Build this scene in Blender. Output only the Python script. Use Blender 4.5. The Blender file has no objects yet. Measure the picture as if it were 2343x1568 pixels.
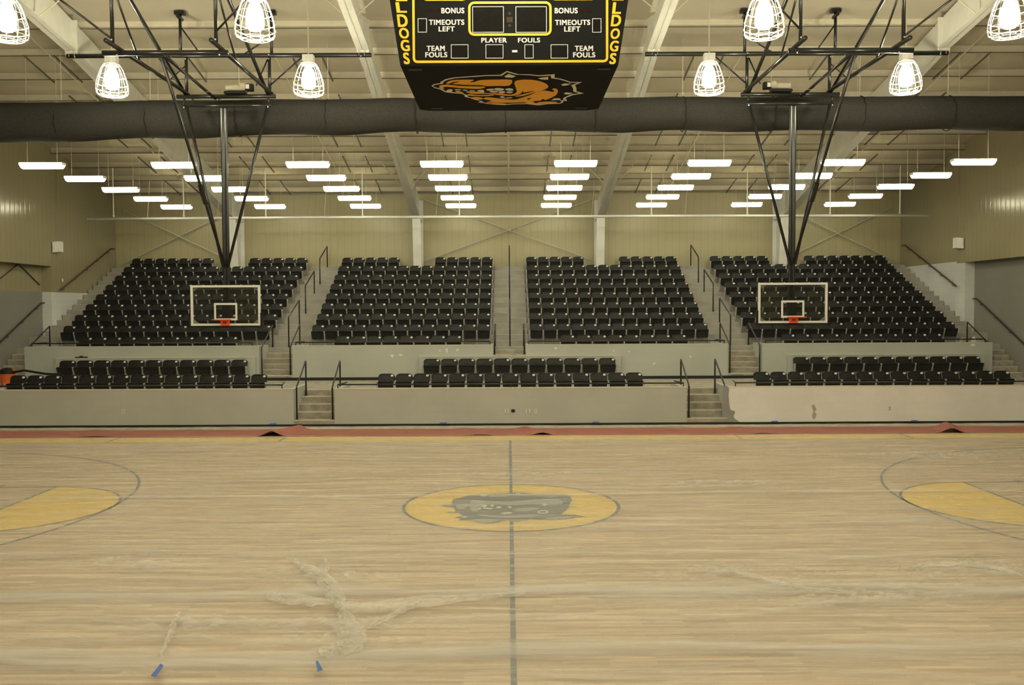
import bpy, bmesh, math, random
from math import pi, sin, cos, radians as R
from mathutils import Vector, Matrix, noise
from mathutils.geometry import tessellate_polygon
random.seed(7)
S = bpy.context.scene
COL = S.collection
# ------------------------------------------------------------------ camera
F, PIT, ROL, YAW = 2081.07, .0372, .0046, .0039
CAM = Vector((-.0333, -15.211, 3.3132))
def ray(u, v):
    a, b = u-1171.5, v-784
    c, s = cos(ROL), sin(ROL)
    U, V = a*c-b*s, a*s+b*c
    x, yy, zz = U/F, 1.0, -V/F
    c, s = cos(PIT), sin(PIT)
    y, z = yy*c+zz*s, zz*c-yy*s
    c, s = cos(YAW), sin(YAW)
    return Vector((x*c+y*s, -x*s+y*c, z))
def atY(u, v, Y):
    r = ray(u, v); return CAM+r*((Y-CAM.y)/r.y)
def atZ(u, v, Z):
    r = ray(u, v); return CAM+r*((Z-CAM.z)/r.z)
cam = bpy.data.cameras.new('camera'); camo = bpy.data.objects.new('camera', cam); COL.objects.link(camo)
f0 = ray(1171.5, 784).normalized(); r0 = (ray(1181.5, 784)-ray(1171.5, 784)).normalized(); u0 = r0.cross(f0)
M = Matrix((r0, u0, -f0)).transposed().to_4x4(); M.translation = CAM
camo.matrix_world = M
cam.sensor_width = 36; cam.lens = 36*F/2343; cam.clip_end = 200; cam.clip_start = .05
S.camera = camo
# ------------------------------------------------------------------ world, exposure
w = bpy.data.worlds.new('world'); S.world = w; w.use_nodes = True
w.node_tree.nodes['Background'].inputs[0].default_value = (1, .9, .7, 1)
w.node_tree.nodes['Background'].inputs[1].default_value = .0
S.view_settings.view_transform = 'Standard'; S.view_settings.look = 'None'
S.view_settings.exposure = 0.07; S.view_settings.gamma = 1; S.view_settings.use_curve_mapping = False
S.cycles.use_denoising = True
S.cycles.max_bounces = 5; S.cycles.diffuse_bounces = 4; S.cycles.glossy_bounces = 2; S.cycles.transparent_max_bounces = 8; S.cycles.use_adaptive_sampling = True; S.cycles.adaptive_threshold = .12; S.cycles.adaptive_min_samples = 16; S.cycles.light_sampling_threshold = .02; S.cycles.sample_clamp_indirect = 6
LIGHT = (1.0, .945, .665)
TUBE_POWER, BAY_POWER = 16.5, 140.0
# ------------------------------------------------------------------ materials
def lin(c):
    return tuple(((x/255)/12.92 if x/255 <= .04045 else ((x/255+.055)/1.055)**2.4) for x in c)+(1,)
def newmat(n):
    m = bpy.data.materials.new(n); m.use_nodes = True
    nt = m.node_tree; b = nt.nodes['Principled BSDF']
    return m, nt, b
def N(nt, t, **k):
    n = nt.nodes.new(t)
    for a, v in k.items():
        if a in n.inputs.keys(): n.inputs[a].default_value = v
        else: setattr(n, a, v)
    return n
def mapped(nt, sc, kind='Object', rot=(0, 0, 0)):
    tc = N(nt, 'ShaderNodeTexCoord'); mp = N(nt, 'ShaderNodeMapping')
    mp.inputs['Scale'].default_value = sc; mp.inputs['Rotation'].default_value = rot
    nt.links.new(tc.outputs[kind], mp.inputs[0]); return mp
def mixc(nt, fac, a, b, bt='MIX'):
    m = N(nt, 'ShaderNodeMix', data_type='RGBA', blend_type=bt)
    for sock, v in ((m.inputs[0], fac), (m.inputs[6], a), (m.inputs[7], b)):
        if isinstance(v, bpy.types.NodeSocket): nt.links.new(v, sock)
        else: sock.default_value = v
    return m.outputs[2]
def ramp(nt, src, p0, p1, c0=(0, 0, 0, 1), c1=(1, 1, 1, 1)):
    r = N(nt, 'ShaderNodeValToRGB'); e = r.color_ramp.elements
    e[0].position, e[1].position, e[0].color, e[1].color = p0, p1, c0, c1
    nt.links.new(src, r.inputs[0]); return r.outputs[0]
def plain(n, c, rough=.5, metal=0, var=.12, sc=3.0, bump=0):
    m, nt, b = newmat(n)
    mp = mapped(nt, (sc,)*3); no = N(nt, 'ShaderNodeTexNoise', Scale=1.0, Detail=6.0)
    nt.links.new(mp.outputs[0], no.inputs[0])
    a = tuple(x*(1-var) for x in c[:3])+(1,); d = tuple(min(1, x*(1+var)) for x in c[:3])+(1,)
    nt.links.new(mixc(nt, ramp(nt, no.outputs[0], .3, .7), a, d), b.inputs['Base Color'])
    b.inputs['Roughness'].default_value = rough; b.inputs['Metallic'].default_value = metal
    if bump:
        bp = N(nt, 'ShaderNodeBump', Strength=bump, Distance=.01)
        nt.links.new(no.outputs[0], bp.inputs['Height']); nt.links.new(bp.outputs[0], b.inputs['Normal'])
    return m
def emis(n, c, s):
    m, nt, b = newmat(n)
    b.inputs['Base Color'].default_value = c; b.inputs['Emission Color'].default_value = c
    b.inputs['Emission Strength'].default_value = s
    return m
def blocks(n, c, axis='x', c2=None, line=.88):
    """painted concrete block wall: faint mortar joints"""
    m, nt, b = newmat(n)
    tc = N(nt, 'ShaderNodeTexCoord'); sp = N(nt, 'ShaderNodeSeparateXYZ'); cb = N(nt, 'ShaderNodeCombineXYZ')
    nt.links.new(tc.outputs['Object'], sp.inputs[0])
    nt.links.new(sp.outputs['X' if axis == 'x' else 'Y'], cb.inputs[0]); nt.links.new(sp.outputs['Z'], cb.inputs[1])
    br = N(nt, 'ShaderNodeTexBrick', Scale=1.0)
    for k, v in (('Mortar Size', .006), ('Mortar Smooth', .3), ('Brick Width', .4064), ('Row Height', .2032)): br.inputs[k].default_value = v
    br.inputs['Color1'].default_value = (1, 1, 1, 1); br.inputs['Color2'].default_value = (.97, .97, .97, 1); br.inputs['Mortar'].default_value = (line,)*3+(1,)
    nt.links.new(cb.outputs[0], br.inputs[0])
    mp = mapped(nt, (.7,)*3); no = N(nt, 'ShaderNodeTexNoise', Scale=1.0, Detail=5.0); nt.links.new(mp.outputs[0], no.inputs[0])
    base = mixc(nt, ramp(nt, no.outputs[0], .4, .6), c, c2 or tuple(x*.94 for x in c[:3])+(1,))
    nt.links.new(mixc(nt, 1.0, base, br.outputs[0], 'MULTIPLY'), b.inputs['Base Color'])
    bp = N(nt, 'ShaderNodeBump', Strength=.15, Distance=.004); nt.links.new(br.outputs[0], bp.inputs['Height']); nt.links.new(bp.outputs[0], b.inputs['Normal'])
    b.inputs['Roughness'].default_value = .55
    return m
def panels(n, c, axis='x', pitch=.305, rough=.38):
    """flat metal wall panel with a joint every foot"""
    m, nt, b = newmat(n)
    tc = N(nt, 'ShaderNodeTexCoord'); sp = N(nt, 'ShaderNodeSeparateXYZ'); nt.links.new(tc.outputs['Object'], sp.inputs[0])
    mo = N(nt, 'ShaderNodeMath', operation='PINGPONG'); nt.links.new(sp.outputs['X' if axis == 'x' else 'Y'], mo.inputs[0]); mo.inputs[1].default_value = pitch/2
    st = ramp(nt, mo.outputs[0], 0.004, .012)
    no = N(nt, 'ShaderNodeTexNoise', Scale=.5, Detail=3.0); nt.links.new(tc.outputs['Object'], no.inputs[0])
    base = mixc(nt, no.outputs[0], c, tuple(x*.93 for x in c[:3])+(1,))
    nt.links.new(mixc(nt, st, tuple(x*.80 for x in c[:3])+(1,), base), b.inputs['Base Color'])
    wv = ramp(nt, mo.outputs[0], 0.0, .05)
    bp = N(nt, 'ShaderNodeBump', Strength=.35, Distance=.006); nt.links.new(wv, bp.inputs['Height']); nt.links.new(bp.outputs[0], b.inputs['Normal'])
    b.inputs['Roughness'].default_value = rough
    return m
def court_wood():
    m, nt, b = newmat('maple_floor')
    mp = mapped(nt, (1, 1, 1))
    br = N(nt, 'ShaderNodeTexBrick', Scale=1.0)
    for k, v in (('Mortar Size', .0012), ('Brick Width', .9), ('Row Height', .057)): br.inputs[k].default_value = v
    br.inputs['Color1'].default_value = (.54, .42, .29, 1); br.inputs['Color2'].default_value = (.77, .64, .49, 1); br.inputs['Mortar'].default_value = (.40, .28, .16, 1)
    nt.links.new(mp.outputs[0], br.inputs[0])
    m2 = mapped(nt, (.35, 14, 1)); n2 = N(nt, 'ShaderNodeTexNoise', Scale=1.0, Detail=7.0, Roughness=.7); nt.links.new(m2.outputs[0], n2.inputs[0])
    c = mixc(nt, ramp(nt, n2.outputs[0], .36, .64), (.66, .58, .48, 1), (1.1, 1.07, 1.04, 1))
    nt.links.new(mixc(nt, 1.0, br.outputs[0], c, 'MULTIPLY'), b.inputs['Base Color'])
    b.inputs['Roughness'].default_value = .45
    return m
def plastic_film(n, lo, hi, streak=True, col=(.80, .79, .77, 1)):
    """thin milky polythene: mostly clear, whiter where it is gathered or doubled"""
    m, nt, b = newmat(n)
    out = nt.nodes['Material Output']
    b.inputs['Base Color'].default_value = col; b.inputs['Roughness'].default_value = .34
    b.inputs['Specular IOR Level'].default_value = .55
    tr = N(nt, 'ShaderNodeBsdfTransparent'); mx = N(nt, 'ShaderNodeMixShader')
    warp = N(nt, 'ShaderNodeTexNoise', Scale=.33, Detail=3.0)
    tc = N(nt, 'ShaderNodeTexCoord'); nt.links.new(tc.outputs['Object'], warp.inputs[0])
    va = N(nt, 'ShaderNodeVectorMath', operation='MULTIPLY_ADD'); nt.links.new(warp.outputs['Color'], va.inputs[0]); va.inputs[1].default_value = (0, 1.1, 0); nt.links.new(tc.outputs['Object'], va.inputs[2])
    mp = N(nt, 'ShaderNodeMapping'); mp.inputs['Scale'].default_value = (.22, 5.5, 1) if streak else (3, 3, 3); nt.links.new(va.outputs[0], mp.inputs[0])
    n1 = N(nt, 'ShaderNodeTexNoise', Scale=1.0, Detail=9.0, Roughness=.72); nt.links.new(mp.outputs[0], n1.inputs[0])
    n2 = N(nt, 'ShaderNodeTexNoise', Scale=.55, Detail=4.0); nt.links.new(tc.outputs['Object'], n2.inputs[0])
    mul = N(nt, 'ShaderNodeMath', operation='MULTIPLY'); nt.links.new(ramp(nt, n1.outputs[0], .34, .74), mul.inputs[0]); nt.links.new(ramp(nt, n2.outputs[0], .25, .8, (.45,)*3+(1,)), mul.inputs[1])
    # doubled sheets: long pale bands where two widths overlap (vertex attribute laid by the folds)
    at = N(nt, 'ShaderNodeAttribute', attribute_name='doubled')
    ad = N(nt, 'ShaderNodeMath', operation='ADD'); nt.links.new(mul.outputs[0], ad.inputs[0]); nt.links.new(at.outputs['Fac'], ad.inputs[1])
    mr = N(nt, 'ShaderNodeMapRange'); mr.inputs['To Min'].default_value = lo; mr.inputs['To Max'].default_value = hi; mr.clamp = True
    nt.links.new(ad.outputs[0], mr.inputs[0])
    n3 = N(nt, 'ShaderNodeTexNoise', Scale=2.2, Detail=8.0, Roughness=.65); nt.links.new(va.outputs[0], n3.inputs[0])
    a2 = N(nt, 'ShaderNodeMath', operation='ADD'); nt.links.new(n1.outputs[0], a2.inputs[0]); nt.links.new(n3.outputs[0], a2.inputs[1])
    bp = N(nt, 'ShaderNodeBump', Strength=.8, Distance=.05); nt.links.new(a2.outputs[0], bp.inputs['Height']); nt.links.new(bp.outputs[0], b.inputs['Normal'])
    nt.links.new(mr.outputs[0], mx.inputs[0]); nt.links.new(tr.outputs[0], mx.inputs[1]); nt.links.new(b.outputs[0], mx.inputs[2]); nt.links.new(mx.outputs[0], out.inputs[0])
    return m
def glass(n):
    m, nt, b = newmat(n); out = nt.nodes['Material Output']
    tr = N(nt, 'ShaderNodeBsdfTransparent', Color=(.86, .88, .86, 1)); gl = N(nt, 'ShaderNodeBsdfGlossy', Roughness=.04)
    no = N(nt, 'ShaderNodeTexNoise', Scale=1.5); rm = ramp(nt, no.outputs[0], 0, 1, (.05,)*3+(1,), (.075,)*3+(1,))
    mx = N(nt, 'ShaderNodeMixShader'); nt.links.new(rm, mx.inputs[0])
    nt.links.new(tr.outputs[0], mx.inputs[1]); nt.links.new(gl.outputs[0], mx.inputs[2]); nt.links.new(mx.outputs[0], out.inputs[0])
    return m
def mesh_curtain():
    m, nt, b = newmat('curtain_mesh')
    mp = mapped(nt, (1, 1, 1)); no = N(nt, 'ShaderNodeTexNoise', Scale=90.0, Detail=2.0); nt.links.new(mp.outputs[0], no.inputs[0])
    nt.links.new(mixc(nt, ramp(nt, no.outputs[0], .35, .65), (.022, .021, .020, 1), (.060, .057, .052, 1)), b.inputs['Base Color'])
    b.inputs['Roughness'].default_value = .85
    return m
def matte(m, v=.15):
    m.node_tree.nodes['Principled BSDF'].inputs['Specular IOR Level'].default_value = v; return m
MT = dict(
    wood=court_wood(), plastic=plastic_film('polythene_film', .12, .60), gather=plastic_film('gathered_film', .24, .60, False, (.92, .91, .88, 1)),
    clear=plastic_film('loose_film', .25, .7, False, (.9, .89, .86, 1)),
    yellow=plain('court_yellow', (.78, .55, .12, 1), .4, var=.06), grayline=plain('court_line_gray', (.13, .135, .15, 1), .4, var=.08),
    ltgray=plain('court_light_gray', (.36, .35, .34, 1), .4, var=.06), pale=plain('court_pale', (.66, .64, .55, 1), .4, var=.05),
    red=plain('red_runner', (.36, .125, .098, 1), .8, var=.12, sc=1.5, bump=.2),
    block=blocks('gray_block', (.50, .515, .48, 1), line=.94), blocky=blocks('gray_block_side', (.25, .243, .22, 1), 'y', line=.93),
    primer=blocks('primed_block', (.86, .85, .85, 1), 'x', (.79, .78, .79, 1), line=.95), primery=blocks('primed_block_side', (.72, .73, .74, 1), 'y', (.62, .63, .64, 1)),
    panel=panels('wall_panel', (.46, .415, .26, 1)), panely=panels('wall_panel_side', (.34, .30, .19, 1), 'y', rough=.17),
    concrete=plain('concrete', (.36, .345, .31, 1), .8, var=.12, sc=2.0, bump=.15),
    conc2=plain('worn_concrete', (.37, .34, .285, 1), .8, var=.25, sc=4, bump=.3), nosing2=plain('upper_nosing', (.44, .42, .36, 1), .7, var=.1), nosing=plain('lit_edge_tone', (.62, .58, .47, 1), .7, var=.1),  # last entry: light caught by step edges and wall tops, put into the colour
    liner=plain('roof_liner', (.46, .415, .33, 1), .8, var=.05, sc=.8), steel=plain('painted_steel', (.56, .55, .50, 1), .45, var=.05),
    purl=plain('purlin_steel', (.56, .51, .41, 1), .5, var=.05), white=plain('white_paint', (.80, .80, .78, 1), .4, var=.03),
    dark=plain('dark_gap', (.10, .09, .07, 1), .7), base=plain('black_rubber_base', (.012, .012, .013, 1), .5),
    blackpipe=plain('black_pipe', (.012, .012, .012, 1), .28, var=.2), rail=plain('black_rail', (.018, .018, .02, 1), .35, var=.2),
    railred=plain('oxide_rail', (.085, .025, .022, 1), .4, var=.2), zinc=plain('zinc_bolt', (.6, .6, .58, 1), .3, .7),
    seat=plain('black_seat_plastic', (.018, .018, .0175, 1), .45, var=.15, sc=8), leg=plain('grey_cast_leg', (.48, .48, .46, 1), .45, .2),
    dot=plain('white_plaque', (.85, .85, .83, 1), .5, var=.02), curtain=mesh_curtain(),
    sbblack=plain('scoreboard_black', (.007, .007, .007, 1), .7, var=.15), sbyellow=plain('scoreboard_yellow', (.80, .50, .012, 1), .5, var=.03),
    letter=plain('cream_lettering', (.66, .64, .68, 1), .5, var=.02), orange=plain('emblem_orange', (.92, .43, .008, 1), .5, var=.04), arrow=matte(plain('dim_red_arrow', (.022, .006, .005, 1), .7), .05),
    glass=glass('backboard_glass'), rim=plain('orange_rim', (.85, .10, .02, 1), .4, var=.04), alu=plain('white_frame', (.78, .78, .76, 1), .35, var=.03),
    pad=plain('black_pad', (.022, .021, .02, 1), .6), beige=plain('motor_beige', (.55, .50, .40, 1), .5),
    tube=emis('lamp_lens', LIGHT+(1,), TUBE_POWER), bay=emis('bay_reflector', LIGHT+(1,), BAY_POWER),
    cage=plain('white_wire', (.85, .83, .76, 1), .4, var=.03), tape=plain('blue_tape', (.035, .11, .42, 1), .5), vac=plain('orange_tub', (.75, .13, .03, 1), .4),
    graypaint=plain('grey_paint', (.30, .30, .30, 1), .6), outlet=plain('ivory_plate', (.72, .70, .62, 1), .4), tan=plain('tan_rag', (.45, .34, .2, 1), .8))
for k_ in ('sbblack', 'seat', 'curtain', 'pad'): matte(MT[k_], .12 if k_ != 'seat' else .3)
# ------------------------------------------------------------------ mesh helpers
class MB:
    def __init__(s): s.v, s.f, s.m = [], [], []
    def add(s, vs, fs, mi=0):
        o = len(s.v); s.v += [tuple(v) for v in vs]; s.f += [tuple(i+o for i in f) for f in fs]; s.m += [mi]*len(fs); return s
    def box(s, x0, x1, y0, y1, z0, z1, mi=0):
        return s.add([(x0, y0, z0), (x1, y0, z0), (x1, y1, z0), (x0, y1, z0), (x0, y0, z1), (x1, y0, z1), (x1, y1, z1), (x0, y1, z1)],
                     [(0, 3, 2, 1), (4, 5, 6, 7), (0, 1, 5, 4), (1, 2, 6, 5), (2, 3, 7, 6), (3, 0, 4, 7)], mi)
    def path(s, pts, r, n=8, mi=0, cap=True):
        P = [Vector(p) for p in pts]; o = []; vs = []; fs = []
        for i, p in enumerate(P):
            d = ((P[i]-P[i-1]).normalized() if i else Vector()) + ((P[i+1]-P[i]).normalized() if i < len(P)-1 else Vector())
            d.normalize(); up = Vector((0, 0, 1)) if abs(d.z) < .9 else Vector((0, 1, 0))
            a = d.cross(up).normalized(); b = a.cross(d)
            rr = r[i] if isinstance(r, (list, tuple)) else r
            for k in range(n):
                t = 2*pi*k/n; vs.append(p+(a*cos(t)+b*sin(t))*rr)
        for i in range(len(P)-1):
            for k in range(n): fs.append((i*n+k, i*n+(k+1) % n, (i+1)*n+(k+1) % n, (i+1)*n+k))
        if cap: fs += [tuple(range(n))[::-1], tuple(range((len(P)-1)*n, len(P)*n))]
        return s.add(vs, fs, mi)
    def ring(s, c, rad, r, n=32, m=6, mi=0, sy=1.0):
        vs, fs = [], []
        for i in range(n):
            t = 2*pi*i/n
            for k in range(m):
                q = 2*pi*k/m; vs.append((c[0]+(rad+r*cos(q))*cos(t), c[1]+(rad+r*cos(q))*sin(t)*sy, c[2]+r*sin(q)))
        for i in range(n):
            for k in range(m): fs.append((i*m+k, ((i+1) % n)*m+k, ((i+1) % n)*m+(k+1) % m, i*m+(k+1) % m))
        return s.add(vs, fs, mi)
    def lathe(s, c, prof, n=24, mi=0):
        vs, fs = [], []
        for r, z in prof:
            for k in range(n): t = 2*pi*k/n; vs.append((c[0]+r*cos(t), c[1]+r*sin(t), c[2]+z))
        for i in range(len(prof)-1):
            for k in range(n): fs.append((i*n+k, i*n+(k+1) % n, (i+1)*n+(k+1) % n, (i+1)*n+k))
        return s.add(vs, fs, mi)
    def poly(s, loops, mi=0):
        """flat polygon (3-D points), concave allowed, first loop outer"""
        P = [[Vector(p) for p in l] for l in loops]; flat = [p for l in P for p in l]
        return s.add(flat, [tuple(t) for t in tessellate_polygon(P)], mi)
    def prism(s, pts, d, mi=0):
        n = len(pts); P = [Vector(p) for p in pts]; d = Vector(d); tri = tessellate_polygon([P])
        return s.add(P+[p+d for p in P], [tuple(t) for t in tri]+[tuple(i+n for i in t[::-1]) for t in tri]+[(i, (i+1) % n, (i+1) % n+n, i+n) for i in range(n)], mi)
    def mesh(s, name, mats, o=(0, 0, 0), smooth=False):
        me = bpy.data.meshes.new(name)
        me.from_pydata([(v[0]-o[0], v[1]-o[1], v[2]-o[2]) for v in s.v], [], s.f)
        for m in (mats if isinstance(mats, (list, tuple)) else [mats]): me.materials.append(m)
        me.polygons.foreach_set('material_index', s.m)
        bm = bmesh.new(); bm.from_mesh(me); bmesh.ops.recalc_face_normals(bm, faces=bm.faces); bm.to_mesh(me); bm.free()
        if smooth: me.polygons.foreach_set('use_smooth', [True]*len(me.polygons))
        me.update(); return me
    def build(s, name, mats, parent=None, o=None, smooth=False):
        """one mesh object; parts are given relative to their root's place"""
        base = WL[parent.name] if parent else Vector(o or (0, 0, 0))
        if parent and o is not None: base = Vector(o)
        ob = bpy.data.objects.new(name, s.mesh(name, mats, base, smooth)); COL.objects.link(ob)
        if parent: ob.parent = parent; ob.location = base-WL[parent.name]
        else: ob.location = base
        WL[ob.name] = base.copy()
        return ob
WL = {}
def tag(o, label=None, cat=None, group=None, kind=None):
    if label: o['label'] = label
    if cat: o['category'] = cat
    if group: o['group'] = group
    if kind: o['kind'] = kind
    return o
def empty(name, loc, label, cat, group=None):
    o = bpy.data.objects.new(name, None); COL.objects.link(o); o.location = loc; o.empty_display_size = .2
    WL[o.name] = Vector(loc); return tag(o, label, cat, group)
def struct(o): o['kind'] = 'structure'; return o
def smooth_loop(pts, k=3):
    """Catmull-Rom through 2-D points"""
    n = len(pts); out = []
    for i in range(n):
        p0, p1, p2, p3 = (pts[(i+j-1) % n] for j in range(4))
        for q in range(k):
            t = q/k
            out.append(tuple(.5*((2*p1[a])+(-p0[a]+p2[a])*t+(2*p0[a]-5*p1[a]+4*p2[a]-p3[a])*t*t+(-p0[a]+3*p1[a]-3*p2[a]+p3[a])*t**3) for a in range(2)))
    return out
def rrect(x0, x1, z0, z1, r, n=5):
    o = []
    for cx, cz, a in ((x1-r, z0+r, -90), (x1-r, z1-r, 0), (x0+r, z1-r, 90), (x0+r, z0+r, 180)):
        for k in range(n+1): t = R(a+90*k/n); o.append((cx+r*cos(t), cz+r*sin(t)))
    return o
def text_mesh(txt, bold=.018):
    cu = bpy.data.curves.new('t', 'FONT'); cu.body = txt
    cu.offset = bold; cu.resolution_u = 7; cu.space_character = 1.12
    ob = bpy.data.objects.new('t', cu); COL.objects.link(ob); bpy.context.view_layer.update()
    me = bpy.data.meshes.new_from_object(ob.evaluated_get(bpy.context.evaluated_depsgraph_get()))
    v = [tuple(x.co) for x in me.vertices]; f = [tuple(p.vertices) for p in me.polygons]
    bpy.data.objects.remove(ob); bpy.data.curves.remove(cu); bpy.data.meshes.remove(me)
    xs = [a[0] for a in v]; ys = [a[1] for a in v]
    return v, f, (min(xs), max(xs), min(ys), max(ys))
# ------------------------------------------------------------------ setting: dimensions
RIDGE, SL = 12.9, .197
def roof(y): return RIDGE-SL*abs(y)
BACK, FRONT = 23.8, -24.0
WX, WR = 16.75, 17.1
FY, FT = 10.4, 1.07            # low front wall
TY, TT = 15.2, 2.10            # second wall
AZ, RA = .94, .62              # cross aisle, front row floor
OPEN = [(-6.1, -4.95), (5.0, 6.15)]
Y2, D, RS = 16.95, .86, .387
def tz(k): return 1.62 if k == 1 else 2.0+RS*(k-2)
def ty0(k): return 15.4 if k == 1 else Y2-.57+D*(k-2)
def ty1(k): return ty0(2) if k == 1 else ty0(k)+D
# floor with its painted markings as parts
fl = struct(MB().box(-WR, WR, FRONT, FY+.2, -.3, 0).build('floor', MT['wood']))
def part(mb, name, mat, parent, **k): return mb.build(name, mat, parent, **k)
def ring2d(cx, cy, r0, r1, a0, a1, z, n=64):
    vs = []; fs = []
    for i in range(n+1):
        t = a0+(a1-a0)*i/n
        vs += [(cx+r0*cos(t), cy+r0*sin(t), z), (cx+r1*cos(t), cy+r1*sin(t), z)]
    for i in range(n): fs.append((2*i, 2*i+1, 2*i+3, 2*i+2))
    return vs, fs
HL = 47*.3048; FTX = HL-19*.3048; RC = 1.83
c = MB(); c.add(*ring2d(0, 0, 0.001, RC-.05, 0, 2*pi, .002, 96)); part(c, 'center_circle_fill', MT['yellow'], fl)
c = MB(); c.add(*ring2d(0, 0, RC-.06, RC, 0, 2*pi, .003, 128)); part(c, 'center_circle_line', MT['grayline'], fl)
part(MB().box(-.028, .028, -7.62, -1.83, .0005, .003).box(-.028, .028, -1.83, 7.55, .0005, .003), 'center_line', MT['grayline'], fl)
part(MB().box(-WR+.3, WR-.3, 7.55, 8.42, .0005, .002), 'sideline_band', MT['yellow'], fl)
part(MB().box(-WR+.3, WR-.3, -8.5, -7.66, .0005, .002), 'sideline_band', MT['yellow'], fl)
for x in (-10.15, -5.82, 5.85, 10.16): part(MB().box(x-.025, x+.025, 7.56, 8.4, .002, .004), 'coaching_box_line', MT['grayline'], fl)
for s in (-1, 1):
    a0, a1 = (-pi/2, pi/2) if s < 0 else (pi/2, 3*pi/2)
    cx = s*FTX
    c = MB(); c.add(*ring2d(cx, 0, .001, RC-.04, a0, a1, .002)); part(c, 'free_throw_fill', MT['yellow'], fl)
    c = MB(); c.add(*ring2d(cx, 0, RC-.05, RC, a0, a1, .003)); part(c, 'free_throw_arc', MT['grayline'], fl)
    lo, hi = sorted((cx, s*HL))
    c = MB().box(cx-.025, cx+.025, -RC, RC, .001, .004).box(lo, hi, RC-.05, RC, .001, .004).box(lo, hi, -RC, -RC+.05, .001, .004)
    for q in (1.1, 2.0, 2.9): c.box(cx+s*q-.025, cx+s*q+.025, RC, RC+.2, .001, .004).box(cx+s*q-.025, cx+s*q+.025, -RC-.2, -RC, .001, .004)
    part(c, 'lane_line', MT['grayline'], fl)
    bx = s*(HL-1.6)
    c = MB(); c.add(*ring2d(bx, 0, 5.97, 6.02, a0, a1, .003, 128)); c.box(*sorted((bx, s*HL)), 5.97, 6.02, .001, .003).box(*sorted((bx, s*HL)), -6.02, -5.97, .001, .003)
    part(c, 'three_point_line', MT['grayline'], fl)
# dog head painted at mid court
def floor_poly(mb, pts, z, mi, k=2):
    P = [atZ(840+x/3.55, 1080+y/3.55, 0) for x, y in (smooth_loop(pts, k) if k > 1 else pts)]
    mb.poly([[(p.x, p.y, z) for p in P]], mi)
c = MB()
floor_poly(c, [(700,222),(760,212),(830,190),(920,182),(1050,180),(1160,175),(1200,168),(1260,172),(1350,178),(1480,180),(1590,182),(1650,200),(1665,235),(1640,275),(1710,288),(1640,295),(1600,330),(1575,345),(1680,350),(1780,368),(1700,372),(1620,388),(1480,395),(1450,388),(1400,390),(1320,385),(1290,405),(1260,393),(1225,410),(1190,398),(1140,395),(1060,415),(980,425),(900,415),(850,400),(740,395),(760,382),(710,375),(780,358),(740,335),(630,332),(720,318),(700,290),(590,278),(690,262),(690,245)], .0045, 0, 1)
for P in ([(830,290),(850,235),(950,240),(1100,248),(1250,240),(1450,222),(1560,225),(1590,262),(1450,275),(1350,265),(1200,275),(1080,268),(960,268),(900,320),(860,325)],
          [(720,280),(760,262),(830,270),(790,300),(740,303)], [(850,392),(920,387),(1060,390),(1040,410),(960,418),(890,411)], [(1450,380),(1600,364),(1740,364),(1620,380),(1480,390)],
          [(890,350),(980,352),(1100,362),(1300,350),(1400,358),(1300,372),(1100,378),(950,365)], [(1180,310),(1300,292),(1400,300),(1330,318),(1230,325)], [(1000,195),(1150,190),(1120,205),(1020,210)], [(1450,195),(1560,195),(1500,212)]):
    floor_poly(c, P, .0055, 1)
for P in ([(920,190),(970,186),(970,200),(930,202)], [(935,272),(965,270),(970,285),(935,290)], [(950,292),(1020,298),(1010,308),(955,304)], [(905,300),(925,296),(925,308),(910,308)], [(1000,272),(1030,270),(1025,285),(1005,284)],
          [(1060,285),(1090,285),(1080,298),(1045,298)], [(1140,282),(1172,285),(1165,300)], [(1420,262),(1460,264),(1440,282)], [(640,272),(680,270),(680,282)], [(665,325),(710,322),(705,332)], [(760,368),(820,364),(790,376)],
          [(1640,284),(1690,288),(1640,292)], [(1205,176),(1245,176),(1240,184),(1210,184)], [(1080,345),(1130,330),(1180,335),(1160,345)]):
    floor_poly(c, P, .0065, 2)
o = [(1428+44*cos(t*pi/12), 325+14*sin(t*pi/12)) for t in range(24)]; i_ = [(1428+28*cos(t*pi/12), 325+8*sin(t*pi/12)) for t in range(24)]
c.poly([[tuple(atZ(840+x/3.55, 1080+y/3.55, .0065)) for x, y in L] for L in (o, i_)], 2)
part(c, 'mid_court_emblem', [MT['grayline'], MT['ltgray'], MT['pale']], fl)
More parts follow.
